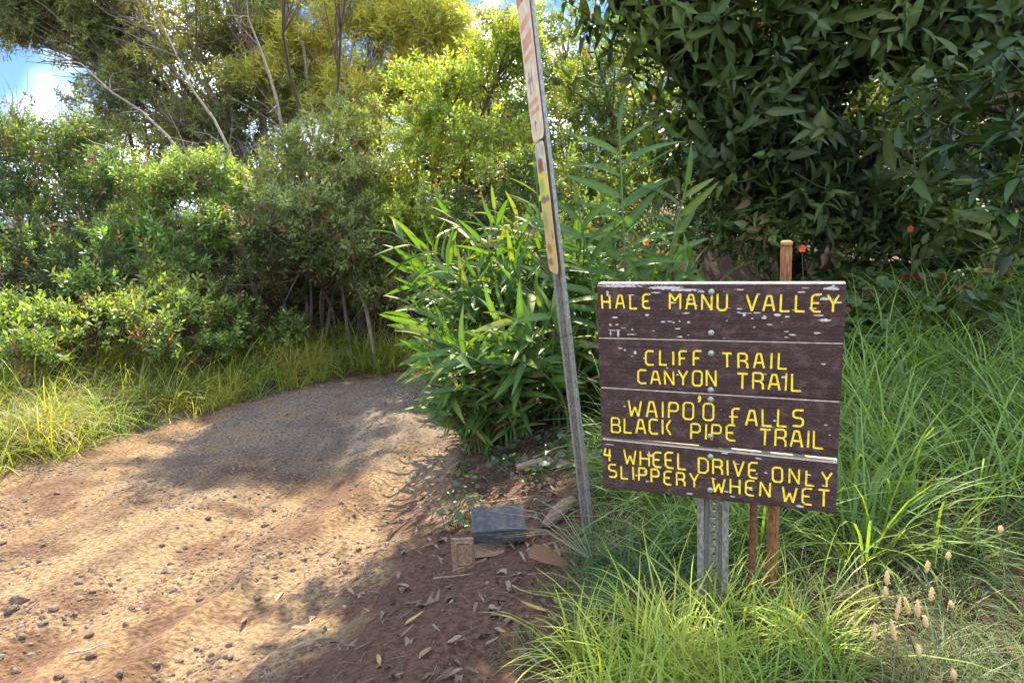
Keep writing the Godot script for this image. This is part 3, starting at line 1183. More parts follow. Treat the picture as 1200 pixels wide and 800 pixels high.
func spray_bare(seed_: int) -> ArrayMesh:                       # leafless twigs, grey brown
	var r := rnd(seed_)
	var b := MB.new()
	for i in 9:
		var s := Vector3(0, r.randf() * 0.18, 0)
		var d := (ball(r) + Vector3.UP * 0.7).normalized()
		var L := r.randf_range(0.14, 0.38)
		var mid := s + d * L * 0.5 + ball(r) * 0.03
		b.tube([s, mid, s + d * L + ball(r) * 0.05], [0.0035, 0.0025, 0.0012], 3, Color(1.9, 0.85, 2.2) * r.randf_range(0.6, 1.3), false)
	return b.done(M.leaf_soft)


func spray_oval(seed_: int, n: int, ll: float, ww: float, m: Material) -> ArrayMesh:
	var r := rnd(seed_)
	var b := MB.new()
	var L := ll * n * 0.22
	b.tube([Vector3.ZERO, Vector3(0.02, L * 0.5, 0), Vector3(0, L, 0.015)], [0.004, 0.003, 0.0015], 3, Color(1.3, 0.75, 0.9), false)
	for i in n:
		var t := (i + 0.5) / n
		var a := i * 2.4 + r.randf_range(-0.5, 0.5)
		var d := Vector3(cos(a), r.randf_range(0.3, 1.1) + (1.0 if t > 0.85 else 0.0), sin(a)).normalized()
		var up := (Vector3.UP * 1.2 + ball(r) * 0.8 - d * 0.3).normalized()
		b.leaf(Vector3(0, L * (0.12 + 0.88 * t), 0) + d * 0.012, d, up, ll * r.randf_range(0.75, 1.2), ww * r.randf_range(0.8, 1.15), vary(r, 0.42), r.randf_range(0.0, 0.35))
	return b.done(m)


func spray_narrow(seed_: int, n: int, ll: float, ww: float, m: Material) -> ArrayMesh:
	# long narrow leaves hanging from a thin twig
	var r := rnd(seed_)
	var b := MB.new()
	var L := 0.34
	b.tube([Vector3.ZERO, Vector3(0.03, L * 0.5, 0), Vector3(0.02, L, 0.03)], [0.0045, 0.003, 0.0015], 3, Color(1.2, 0.8, 1.0), false)
	for i in n:
		var t := (i + 0.5) / n
		var a := i * 2.4 + r.randf_range(-0.6, 0.6)
		var d := Vector3(cos(a), r.randf_range(-0.9, 0.9), sin(a)).normalized()
		b.leaf(Vector3(0.02, L * t, 0), d, ball(r), ll * r.randf_range(0.7, 1.25), ww, vary(r), r.randf_range(0.1, 0.5), 2, 0.1, 0.4)
	return b.done(m)


func big_leaf(seed_: int, ll: float, ww: float, m: Material) -> ArrayMesh:
	var r := rnd(seed_)
	var b := MB.new()
	b.tube([Vector3(0, -0.02, 0), Vector3(0, 0.012, 0)], [0.0018, 0.0014], 4, Color(1.1, 1.1, 0.6), false)
	b.leaf(Vector3(0, 0.01, 0), Vector3.UP, Vector3.BACK, ll, ww, Color.WHITE, r.randf_range(0.10, 0.32), 6, 0.16, 0.42, 0.02)
	return b.done(m)


func spray_big(seed_: int, n: int, ll: float, ww: float, m: Material) -> ArrayMesh:
	# a drooping twig with long leaves set one after another, closer towards its tip
	var r := rnd(seed_)
	var b := MB.new()
	var L := 0.40
	var bow := Vector3(r.randf_range(-0.05, 0.05), 0, r.randf_range(-0.05, 0.05))
	b.tube([Vector3.ZERO, Vector3(0, L * 0.5, 0) + bow, Vector3(0, L, 0)], [0.006, 0.0045, 0.0025], 4, Color(1.8, 0.9, 1.2), false)
	for i in n:
		var t := pow((i + 0.6) / n, 0.7)
		var a := i * 2.4 + r.randf_range(-0.7, 0.7)
		var d := Vector3(cos(a), r.randf_range(-0.5, 0.5) + 0.6 * t * t, sin(a)).normalized()
		var up := (Vector3.UP + ball(r) * 0.8).normalized()
		b.leaf(Vector3(0, L * t, 0) + bow * sin(t * PI), d, up, ll * r.randf_range(0.5, 1.15), ww * r.randf_range(0.7, 1.1), vary(r, 0.35), r.randf_range(0.1, 0.6), 4, 0.16, 0.42, 0.02)
	return b.done(m)


# blobs: [centre, radius, squash y]; returns [[position, outward], ...]
func fill(r: RandomNumberGenerator, blobs: Array, n: int, rough := 0.45, shell := 0.45, gap := -0.5) -> Array:
	var out := []
	var wsum := 0.0
	for q in blobs:
		wsum += q[1] * q[1]
	var tries := 0
	while out.size() < n and tries < n * 6:
		tries += 1
		var k := r.randf() * wsum
		var q: Array = blobs[0]
		for c in blobs:
			k -= c[1] * c[1]
			if k <= 0:
				q = c
				break
		var d := ball(r)
		var shell_now := shell
		if r.randf() < 0.15:                                     # shoots that stand out beyond the rest
			shell_now = 0.0
		var rr: float = q[1] * (1.0 if shell_now > 0.0 else r.randf_range(1.1, 1.9)) * pow(r.randf(), shell_now) * (1.0 + rough * 1.6 * noise.get_noise_3dv(d * 28.0 + q[0] * 13.0))
		var pt: Vector3 = q[0] + Vector3(d.x, d.y * q[2], d.z) * rr
		if noise2.get_noise_3dv(pt * 22.0) < gap:
			continue
		if pt.y < height(pt.x, pt.z) + 0.04:
			continue
		out.append([pt, d])
	return out


# opts: base, fork (heights), blobs, n, sprays, tint (linear), spread of tint, droop, size, bark
func tree(called: String, label: String, category: String, group: String, o: Dictionary) -> Node3D:
	var r := rnd(o.seed)
	var base: Vector3 = o.base
	var root := thing(called, label, category, base, group)
	var bark: Color = o.get("bark", Color(0.16, 0.12, 0.09))
	var top: Vector3 = o.fork - base
	var tr: float = o.get("trunk", 0.10)
	var b := MB.new()
	var pts := []
	var rad := []
	var bow: Vector3 = ball(r) * top.length() * 0.08
	for i in 9:
		var t := i / 8.0
		pts.append(top * t + bow * sin(t * PI) + Vector3(noise.get_noise_1d(i * 40.0 + o.seed), 0, noise.get_noise_1d(i * 40.0 + 500.0 + o.seed)) * 0.06 * t)
		rad.append(tr * lerpf(1.0, 0.62, t) * (1.35 if i == 0 else 1.0))
	pts[0].y -= 0.1
	if o.get("tree", true):
		b.tube(pts, rad, 8, bark, true, 0.18, noise)
		part("trunk", b.done(M.bark), root)
	var twigs := MB.new()
	for q in o.blobs:
		var c: Vector3 = q[0] - base
		var from: Vector3 = pts[r.randi_range(4, 8)]
		if not o.get("tree", true):
			var fx: float = base.x + c.x * 0.55 + r.randf_range(-0.3, 0.3)
			var fz: float = base.z + c.z * 0.4 + r.randf_range(-0.3, 0.3)
			from = on_ground(fx, fz, -0.04) - base
		var lb := MB.new()
		var lp := []
		var lr := []
		var sag: Vector3 = ball(r) * (c - from).length() * 0.10 + Vector3(0, (c - from).length() * 0.08, 0)
		for i in 7:
			var t := i / 6.0
			lp.append(from.lerp(c, t) + sag * sin(t * PI) + ball(r) * 0.03 * t)
			lr.append(maxf(tr * 0.5 * lerpf(1.0, 0.22, t), 0.006))
		lb.tube(lp, lr, 6, bark, true, 0.2, noise)
		part("limb" if o.get("tree", true) else "stem", lb.done(M.bark), root)
		for k in int(o.get("twigs", 10)):
			var e: Vector3 = c + ball(r) * q[1] * r.randf_range(0.6, 1.05)
			var s: Vector3 = lp[r.randi_range(3, 6)]
			var mid: Vector3 = s.lerp(e, 0.5) + ball(r) * q[1] * 0.14
			twigs.tube([s, mid, e], [lr[5], lr[5] * 0.7, 0.003], 4, bark * Color(1.15, 1.1, 1.1), false)
	if twigs.v.size():
		part("twigs", twigs.done(M.bark), root, Transform3D(), "stuff")
	var clumps := []
	for q in o.blobs:                                            # each bough carries separate leafy clumps
		var kk := int(o.get("clumps", 9))
		for k in kk:
			var d := ball(r)
			d.y = d.y * 0.9 + 0.15
			var rr: float = q[1] * r.randf_range(0.24, 0.46)
			clumps.append([q[0] + Vector3(d.x, d.y * q[2], d.z) * q[1] * r.randf_range(0.35, 1.0), rr, 0.62])
	var pos := fill(r, clumps if clumps.size() else o.blobs, o.n, o.get("rough", 0.45), o.get("shell", 0.45), o.get("gap", -0.45))
	var sprays: Array = o.sprays
	var lists := []
	var cols := []
	for s in sprays:
		lists.append([])
		cols.append(PackedColorArray())
	var tint: Color = o.tint
	var tint2: Color = o.get("tint2", tint)
	for i in pos.size():
		var q: Vector3 = pos[i][0]
		var dir: Vector3 = (pos[i][1] * 0.9 + Vector3.UP * o.get("rise", 0.5) + ball(r) * 0.7).normalized()
		var sz: float = o.get("size", 1.0) * r.randf_range(0.75, 1.25)
		var k := i % sprays.size()
		lists[k].append(Transform3D(along(dir, r.randf() * TAU, sz), q - base))
		# young shoots in patches, and leaf to leaf differences
		var patch := clampf(0.5 + noise2.get_noise_3dv(q * 9.0) * 1.6 + r.randf_range(-0.25, 0.25), 0, 1)
		var c: Color = tint.lerp(tint2, patch) * r.randf_range(0.75, 1.25)
		if r.randf() < o.get("dead", 0.05):                      # withered sprigs
			c = Color(0.27, 0.17, 0.085) * r.randf_range(0.7, 1.2)
		c.a = 1.0
		cols[k].append(c)
	for k in sprays.size():
		if lists[k].size():
			many("crown" if o.get("tree", true) else "foliage", sprays[k], lists[k], cols[k], root)
	return root


var SP := {}


func build_trees() -> void:
	SP.oval = [spray_oval(1, 11, 0.062, 0.028, M.leaf_soft), spray_oval(2, 9, 0.072, 0.031, M.leaf_soft), spray_oval(12, 13, 0.052, 0.026, M.leaf_soft)]
	SP.small = [spray_oval(3, 17, 0.040, 0.019, M.leaf_soft), spray_oval(4, 15, 0.046, 0.021, M.leaf_soft)]
	SP.bare = [spray_bare(13), spray_bare(14)]
	SP.narrow = [spray_narrow(5, 20, 0.11, 0.013, M.leaf_soft), spray_narrow(6, 18, 0.12, 0.015, M.leaf_soft)]
	SP.big = [spray_big(7, 10, 0.17, 0.062, M.leaf_gloss), spray_big(8, 8, 0.22, 0.078, M.leaf_gloss), spray_big(9, 12, 0.13, 0.045, M.leaf_gloss), spray_big(10, 6, 0.24, 0.082, M.leaf_gloss)]
	var P := func(l: Array) -> Array:                           # [px, py, distance, radius, squash] -> blobs
		var o := []
		for q in l:
			o.append([place(q[0], q[1], q[2]), q[3], q[4] if q.size() > 4 else 0.85])
		return o
	var G := func(x: float, z: float) -> Vector3: return on_ground(x, z)

	# large dark glossy tree on the right, its crown extended by added boughs above the picture
	var dark := Color(0.058, 0.098, 0.032)
	var dark2 := Color(0.130, 0.180, 0.042)
	var bl: Array = P.call([[830, 40, 6.6, 0.75], [900, 130, 6.8, 0.8], [960, 30, 6.4, 0.8], [860, 200, 7.0, 0.7], [960, 190, 7.2, 0.65], [1090, 20, 6.2, 0.75], [1180, 60, 6.0, 0.7], [1120, 215, 7.0, 0.6], [1010, 230, 7.3, 0.6]])
	bl += [[Vector3(-0.75, 4.2, -5.8), 0.5, 0.5], [Vector3(-1.25, 4.2, -5.75), 0.42, 0.5], [Vector3(-0.35, 4.35, -6.4), 0.55, 0.5], [Vector3(-0.70, 4.3, -6.75), 0.5, 0.5], [Vector3(0.05, 4.2, -6.1), 0.5, 0.5], [Vector3(0.15, 4.3, -6.85), 0.5, 0.5], [Vector3(0.9, 4.3, -6.6), 0.55, 0.55], [Vector3(1.6, 4.5, -7.3), 0.65, 0.6], [Vector3(2.3, 4.3, -6.6), 0.8, 0.6], [Vector3(3.2, 4.3, -6.3), 0.9, 0.65], [Vector3(4.2, 4.2, -6.2), 1.0, 0.7], [Vector3(3.3, 4.5, -7.4), 0.9, 0.7], [Vector3(5.1, 4.2, -6.4), 1.0, 0.8]]  # unseen overhead boughs, added to throw shade on the bank
	tree("broadleaf_tree", "large dark broadleaf tree with glossy leaves rising behind the grass bank", "tree", "", {dead = 0.012, clumps = 10, seed = 101, base = G.call(3.1, -7.6), fork = Vector3(2.9, 2.2, -7.5), trunk = 0.16, blobs = bl, n = 3500, sprays = SP.big, tint = dark, tint2 = dark2, rise = 0.2, gap = -0.16, twigs = 8, shell = 0.55, bark = Color(0.07, 0.05, 0.04)})
	# low branch with large leaves hanging in from the right
	bl = P.call([[1165, 150, 4.6, 0.36], [1190, 240, 4.3, 0.30], [1120, 120, 5.2, 0.35], [1230, 170, 4.3, 0.5]])
	var near := tree("broadleaf_sapling", "leafy branch of long glossy leaves at the right edge above the bank", "tree", "", {clumps = 7, seed = 102, base = G.call(4.4, -4.9), fork = Vector3(3.9, 1.6, -4.8), trunk = 0.05, blobs = bl, n = 70, sprays = SP.big, tint = dark, tint2 = dark2, rise = 0.1, twigs = 8, bark = Color(0.09, 0.065, 0.05)})
	var r := rnd(103)
	var shapes := [big_leaf(1, 0.21, 0.062, M.leaf_gloss), big_leaf(2, 0.19, 0.058, M.leaf_gloss), big_leaf(3, 0.17, 0.055, M.leaf_gloss)]
	var leaf_tint := []
	for k in 4:                                                  # leaf tones of the near branch
		var t: Color = [Color(0.045, 0.085, 0.036), Color(0.06, 0.115, 0.04), Color(0.035, 0.065, 0.032), Color(0.10, 0.16, 0.045)][k]
		var m: StandardMaterial3D = M.leaf_gloss.duplicate()
		m.vertex_color_use_as_albedo = false
		m.albedo_color = srgb(t.r, t.g, t.b)
		leaf_tint.append(m)
	for cl in [[1120, 170, 4.3], [1155, 215, 4.1], [1185, 250, 3.9], [1190, 150, 4.2], [1140, 130, 4.6], [1085, 215, 4.8], [1195, 205, 3.9], [1165, 95, 4.6], [1105, 100, 5.0], [1190, 60, 4.5], [1070, 150, 5.2]]:
		var at: Vector3 = place(cl[0], cl[1], cl[2])
		for k in 8:
			var a := k * 2.4 + r.randf()
			var d := Vector3(cos(a), r.randf_range(-0.55, 0.35), sin(a)).normalized()
			var bs := along(d, r.randf_range(-0.5, 0.5))
			# turn the upper face up
			var face_up := (Vector3.UP - d * d.y + ball(r) * 0.3).normalized()
			face_up = (face_up - d * face_up.dot(d)).normalized()
			bs = Basis(d.cross(face_up), d, face_up)
			var lf := part("leaf", shapes[k % 3], near, Transform3D(bs, at - near.position + d * 0.02))
			lf.material_override = leaf_tint[(k * 7 + int(cl[0])) % 4]
		var b := MB.new()
		b.tube([at - near.position + Vector3(0.12, -0.06, -0.06), at - near.position], [0.006, 0.003], 5, Color(0.09, 0.075, 0.04), false)
		part("twig", b.done(M.bark), near)
	# dark mass behind it
	bl = P.call([[800, 150, 9.5, 0.9], [900, 200, 9.8, 0.9], [1000, 240, 9.8, 0.8], [1100, 250, 9.5, 0.9], [1200, 220, 9.0, 1.0], [1200, 80, 9.0, 1.0]])
	tree("understory_tree", "dark shaded tree deep behind the glossy broadleaf tree", "tree", "", {clumps = 7, seed = 104, base = G.call(4.6, -10.0), fork = Vector3(4.4, 1.8, -10.0), trunk = 0.12, blobs = bl, n = 900, sprays = SP.big, tint = dark, tint2 = dark2, rise = 0.3, size = 1.1, gap = -0.3})
	# slender small-leaved tree between the pole and the dark tree
	bl = P.call([[690, 60, 9.6, 0.85, 1.1], [740, 150, 9.4, 0.8, 1.1], [780, 40, 9.8, 0.8, 1.1], [660, 160, 9.6, 0.7, 1.0], [720, 230, 9.2, 0.8], [640, 230, 9.3, 0.7]])
	tree("slender_tree", "tall small leaved green tree seen just right of the leaning pole", "tree", "", {seed = 105, base = G.call(1.6, -9.9), fork = Vector3(1.5, 1.8, -9.8), trunk = 0.07, blobs = bl, n = 2200, sprays = SP.small + SP.oval, tint = Color(0.154, 0.231, 0.062), tint2 = Color(0.286, 0.374, 0.088), rise = 0.6, bark = Color(0.20, 0.15, 0.10), twigs = 14})
	# bright yellow-green shrub tree in the middle
	bl = P.call([[530, 120, 9.4, 0.75], [580, 190, 9.2, 0.65], [500, 200, 9.2, 0.7], [570, 80, 9.8, 0.7], [470, 270, 9.0, 0.55], [545, 280, 9.2, 0.65], [600, 60, 9.8, 0.6], [440, 240, 9.2, 0.5]])
	tree("bright_shrub_tree", "bright yellow green shrubby tree in full sun left of the leaning pole", "tree", "", {seed = 106, base = G.call(-0.9, -10.2), fork = Vector3(-0.8, 1.2, -9.9), trunk = 0.08, blobs = bl, n = 3200, sprays = SP.oval, tint = Color(0.343, 0.454, 0.083), tint2 = Color(0.522, 0.578, 0.105), rise = 0.9, bark = Color(0.22, 0.17, 0.12), twigs = 12})
	# golden drooping tree above the middle left
	bl = P.call([[370, 40, 14.8, 1.08], [450, 30, 15.1, 1.08], [400, 110, 14.4, 0.84], [510, 30, 15.4, 0.84], [310, 90, 14.2, 0.84], [470, 90, 14.8, 0.72], [340, -60, 15.1, 1.32], [440, -70, 15.4, 1.32]])
	bl += [[Vector3(-2.3, 5.1, -10.3), 0.75, 0.6], [Vector3(-2.3, 5.4, -11.2), 0.8, 0.6]]  # added boughs out of view that dapple the track with shade
	tree("drooping_tree", "tall golden green tree with narrow drooping leaves and pale limbs", "tree", "", {seed = 107, base = G.call(-3.6, -14.8), fork = Vector3(-3.7, 2.8, -14.8), trunk = 0.085, blobs = bl, n = 6000, sprays = SP.narrow, tint = Color(0.390, 0.406, 0.066), tint2 = Color(0.600, 0.556, 0.090), rise = -0.7, gap = -0.3, bark = Color(0.42, 0.36, 0.29), twigs = 20, size = 1.3})
	# big leaning tree, upper left
	bl = P.call([[60, 30, 14.2, 1.06], [150, 60, 14.2, 1.06], [230, 40, 14.4, 1.12], [120, -50, 14.0, 1.25], [250, 120, 14.2, 0.94], [200, 150, 13.8, 0.81], [290, 30, 14.8, 1.12], [20, -40, 13.8, 1.12], [300, 160, 14.4, 0.81], [240, -80, 14.2, 1.38], [130, 120, 13.9, 0.62], [330, 110, 14.4, 0.75], [10, 15, 13.8, 0.8], [100, 5, 14.0, 0.9], [160, 110, 14.2, 0.7]])
	tree("leaning_tree", "large olive tree with many thin grey limbs leaning to the upper left", "tree", "", {seed = 108, base = G.call(-4.2, -14.4), fork = place(290, 200, 14.4), trunk = 0.12, blobs = bl, n = 8000, sprays = SP.narrow + SP.oval + SP.bare.slice(0, 1), tint = Color(0.149, 0.189, 0.059), tint2 = Color(0.324, 0.338, 0.081), rise = -0.1, gap = -0.22, bark = Color(0.26, 0.22, 0.18), twigs = 26, size = 1.1})
	var limbs := [
		[[262, 262, 9.2], [225, 200, 9.5], [165, 130, 10.0], [95, 75, 10.6], 0.030, "pale bare limb slanting to the upper left above the left bushes"],
		[[300, 250, 9.6], [268, 175, 9.9], [225, 105, 10.4], [190, 30, 11.0], 0.028, "pale bare limb rising steeply beside the slanting one"],
		[[335, 240, 9.8], [330, 150, 10.0], [318, 95, 10.3], [290, 20, 10.8], 0.032, "thick pale upright limb behind the pale shrub"],
		[[400, 290, 8.5], [372, 292, 8.6], [345, 310, 8.7], [310, 335, 8.9], 0.022, "pale bare branch hanging over the dark hollow"]]
	for i in limbs.size():
		var q: Array = limbs[i]
		var rl := rnd(900 + i)
		var kp := []
		for k in 4:
			kp.append(place(q[k][0], q[k][1], q[k][2]))
		var foot := on_ground(kp[0].x + 0.25, kp[0].z - 0.2)
		var root := thing("bare_limb", q[5], "branch", foot, "bare pale limbs among the left trees")
		var lp := [Vector3(0, -0.05, 0), (kp[0] - foot) * 0.5 + Vector3(0.08, 0, 0)]
		var lr := [q[4] * 1.3, q[4] * 1.15]
		for k in 4:
			lp.append(kp[k] - foot)
			lr.append(q[4] * (1.0 - 0.22 * k))
			if k < 3:
				lp.append((kp[k] + kp[k + 1]) * 0.5 - foot + ball(rl) * 0.06)
				lr.append(q[4] * (0.9 - 0.22 * k))
		var lb := MB.new()
		lb.tube(lp, lr, 8, Color(0.44, 0.38, 0.31), true, 0.25, noise)
		part("limb", lb.done(M.bark), root)
		for k in 14:                                             # side branches that fork again
			var s: Vector3 = lp[rl.randi_range(3, lp.size() - 1)]
			var d := (ball(rl) + Vector3(-0.3, 0.7, 0)).normalized()
			var L := rl.randf_range(0.35, 0.95)
			var e := s + d * L + ball(rl) * 0.12
			var tb := MB.new()
			tb.tube([s, (s + e) * 0.5 + ball(rl) * 0.07, e], [0.010, 0.007, 0.003], 5, Color(0.44, 0.38, 0.31) * rl.randf_range(0.8, 1.1), false)
			for f in 3:
				var s2 := s.lerp(e, rl.randf_range(0.3, 0.9))
				tb.tube([s2, s2 + (d + ball(rl) * 0.9).normalized() * rl.randf_range(0.12, 0.35)], [0.004, 0.0015], 4, Color(0.40, 0.34, 0.28), false)
			part("side_branch", tb.done(M.bark), root)
	# pale shrub with light stems
	bl = P.call([[340, 200, 9.0, 0.5], [390, 170, 9.2, 0.5], [420, 220, 9.0, 0.5], [350, 260, 8.6, 0.45], [400, 280, 8.7, 0.5], [310, 230, 9.0, 0.4], [430, 160, 9.4, 0.45]])
	tree("pale_shrub", "pale green shrub with bare light stems in front of the golden tree", "shrub", "", {seed = 109, base = G.call(-2.6, -9.3), fork = Vector3(-2.5, 0.9, -9.2), trunk = 0.06, blobs = bl, n = 1800, sprays = SP.oval + SP.small.slice(0, 1) + SP.bare.slice(0, 1), tint = Color(0.299, 0.380, 0.127), tint2 = Color(0.437, 0.483, 0.172), rise = 0.9, gap = -0.25, bark = Color(0.24, 0.20, 0.155), twigs = 22, tree = false})
	bl = P.call([[250, 320, 10.6, 0.6], [320, 290, 10.8, 0.7], [400, 290, 10.9, 0.7], [470, 320, 10.8, 0.6], [300, 380, 10.6, 0.6], [380, 380, 10.8, 0.6], [450, 390, 10.9, 0.6], [520, 370, 10.8, 0.6], [560, 320, 10.8, 0.6], [280, 330, 11.8, 0.8], [370, 320, 12.0, 0.8], [460, 330, 12.0, 0.8], [330, 400, 11.8, 0.7], [430, 410, 12.0, 0.7], [340, 260, 10.6, 0.6], [430, 260, 10.8, 0.6]])
	tree("shaded_hedge", "dark shaded brush in the hollow behind the bend of the track", "shrub", "", {seed = 116, base = G.call(-2.4, -11.2), fork = Vector3(-2.4, 0.5, -11.1), trunk = 0.05, blobs = bl, n = 5200, sprays = SP.oval + SP.bare, tint = Color(0.110, 0.150, 0.048), tint2 = Color(0.190, 0.215, 0.070), rise = 0.5, gap = -0.6, twigs = 20, tree = false, bark = Color(0.10, 0.075, 0.055)})
	# thicket over the dark hollow beside the track
	bl = P.call([[300, 310, 8.7, 0.45, 0.6], [370, 290, 8.9, 0.5, 0.6], [440, 310, 9.0, 0.5, 0.6], [260, 340, 8.6, 0.38], [470, 300, 9.3, 0.5], [340, 330, 9.2, 0.4, 0.5], [410, 345, 9.4, 0.35, 0.5], [290, 400, 8.9, 0.24], [350, 405, 9.2, 0.24], [400, 410, 9.5, 0.22], [250, 395, 8.5, 0.22], [450, 405, 9.8, 0.25], [330, 285, 8.3, 0.42, 0.5], [400, 300, 8.5, 0.40, 0.5], [460, 335, 8.9, 0.36, 0.6]])
	tree("thicket", "dense twiggy thicket over the dark hollow where the track bends", "shrub", "", {dead = 0.10, seed = 110, base = G.call(-2.5, -9.6), fork = Vector3(-2.5, 0.3, -9.5), trunk = 0.05, blobs = bl, n = 3000, sprays = SP.oval + SP.small + SP.bare.slice(0, 1), tint = Color(0.140, 0.180, 0.056), tint2 = Color(0.300, 0.340, 0.084), rise = 0.5, gap = -0.15, bark = Color(0.15, 0.115, 0.085), twigs = 34, tree = false})
	# bushes on the left bank
	bl = P.call([[235, 215, 9.4, 0.55], [180, 250, 9.1, 0.55], [255, 270, 8.9, 0.45], [130, 215, 9.6, 0.55], [200, 310, 8.6, 0.45], [285, 240, 9.5, 0.45], [150, 300, 8.7, 0.45]])
	tree("leafy_bush", "mid green leafy bush on the left bank in front of the leaning tree", "shrub", "", {dead = 0.10, seed = 111, base = G.call(-4.3, -9.0), fork = Vector3(-4.3, 0.9, -8.9), trunk = 0.05, blobs = bl, n = 2700, sprays = SP.oval + SP.bare.slice(0, 1), tint = Color(0.159, 0.277, 0.069), tint2 = Color(0.305, 0.437, 0.095), rise = 0.7, gap = -0.3, twigs = 12, tree = false})
	bl = P.call([[40, 185, 9.8, 0.7], [90, 170, 10.0, 0.5], [20, 245, 9.3, 0.65], [90, 270, 9.0, 0.55], [40, 310, 8.5, 0.5], [-50, 220, 9.4, 0.9], [100, 325, 8.3, 0.4], [-30, 320, 8.2, 0.6]])
	bl += [[Vector3(-7.4, 1.1, -8.0), 0.8, 0.8], [Vector3(-8.4, 1.7, -8.6), 0.9, 0.8], [Vector3(-8.0, 0.9, -7.0), 0.7, 0.8], [Vector3(-9.2, 1.5, -7.4), 0.9, 0.8], [Vector3(-7.6, 2.1, -9.6), 0.9, 0.8]]
	tree("leafy_bush", "darker green bush at the left edge under the patch of blue sky", "shrub", "", {dead = 0.10, seed = 112, base = G.call(-6.1, -9.2), fork = Vector3(-6.0, 1.2, -9.1), trunk = 0.05, blobs = bl, n = 4700, sprays = SP.oval + SP.small + SP.bare, tint = Color(0.088, 0.165, 0.053), tint2 = Color(0.209, 0.297, 0.066), rise = 0.6, gap = -0.3, twigs = 12, tree = false})
	bl = P.call([[150, 365, 7.7, 0.32], [220, 375, 7.9, 0.32], [110, 390, 7.4, 0.3], [275, 385, 8.4, 0.32], [60, 385, 7.4, 0.32], [10, 380, 7.4, 0.35], [180, 405, 7.3, 0.24], [250, 405, 7.9, 0.24], [40, 420, 6.8, 0.25], [330, 400, 8.8, 0.26], [120, 345, 8.0, 0.35], [200, 345, 8.2, 0.35]])
	tree("low_weeds", "low tangled green weeds above the grass on the left verge", "shrub", "", {dead = 0.10, seed = 113, base = G.call(-4.6, -7.5), fork = Vector3(-4.6, 0.35, -7.5), trunk = 0.02, blobs = bl, n = 1700, sprays = SP.oval, tint = Color(0.168, 0.264, 0.067), tint2 = Color(0.312, 0.396, 0.096), rise = 0.9, gap = -0.25, twigs = 14, bark = Color(0.2, 0.13, 0.08), tree = false, clumps = 6})
	bl = P.call([[620, 230, 7.6, 0.5], [700, 260, 7.2, 0.45], [770, 230, 7.6, 0.5], [560, 250, 8.0, 0.5], [660, 310, 6.9, 0.4], [760, 300, 6.8, 0.4], [830, 270, 7.0, 0.4], [520, 330, 7.9, 0.4]])
	tree("undergrowth_shrub", "dark green undergrowth shrub filling the gap behind the ginger and the sign", "shrub", "", {seed = 114, base = G.call(1.0, -7.4), fork = Vector3(1.0, 0.7, -7.3), trunk = 0.04, blobs = bl, n = 1500, sprays = SP.oval + SP.small, tint = Color(0.090, 0.150, 0.048), tint2 = Color(0.170, 0.240, 0.064), rise = 0.6, gap = -0.4, twigs = 12, tree = false})
	bl = P.call([[900, 290, 6.9, 0.4], [980, 280, 7.2, 0.45], [1060, 280, 7.0, 0.45], [1150, 290, 6.4, 0.45], [1210, 280, 6.2, 0.5]])
	tree("undergrowth_shrub", "dark shaded undergrowth shrub below the glossy broadleaf tree", "shrub", "", {seed = 115, base = G.call(3.2, -6.8), fork = Vector3(3.2, 1.0, -6.8), trunk = 0.04, blobs = bl, n = 700, sprays = SP.oval + SP.big.slice(0, 1), tint = Color(0.080, 0.130, 0.044), tint2 = Color(0.150, 0.205, 0.056), rise = 0.6, gap = -0.4, twigs = 10, tree = false})
	# further trees that close the valley behind
	var far := [[-9.5, -19.0, 6.0, "hazy green tree in the far background behind the left bushes"], [-5.4, -20.0, 6.6, "far olive tree seen through the leaning limbs at upper left"], [-1.2, -18.5, 5.2, "far green tree behind the golden drooping one"], [1.8, -17.5, 4.2, "far green tree behind the leaning pole"], [4.8, -15.5, 4.6, "far green tree showing through gaps left of the glossy tree"], [8.4, -14.5, 5.0, "far green tree showing through gaps at the right edge"], [-10.5, -12.5, 2.6, "far dark tree at the left edge below the sky"]]
	for i in far.size():
		var f: Array = far[i]
		var g := on_ground(f[0], f[1])
		var rr := rnd(300 + i)
		var fb := []
		for k in 11:
			fb.append([Vector3(f[0] + rr.randf_range(-2.2, 2.2), g.y + rr.randf_range(0.8, f[2]), f[1] + rr.randf_range(-1.2, 1.2)), rr.randf_range(0.9, 1.5), 0.9])
		tree("background_tree", f[3], "tree", "", {seed = 320 + i, base = g, fork = Vector3(f[0], g.y + f[2] * 0.4, f[1]), trunk = 0.12, blobs = fb, n = 1900, sprays = SP.oval, tint = Color(0.120, 0.170, 0.052), tint2 = Color(0.260, 0.300, 0.080), rise = 0.6, size = 2.1, gap = -0.4, twigs = 6})


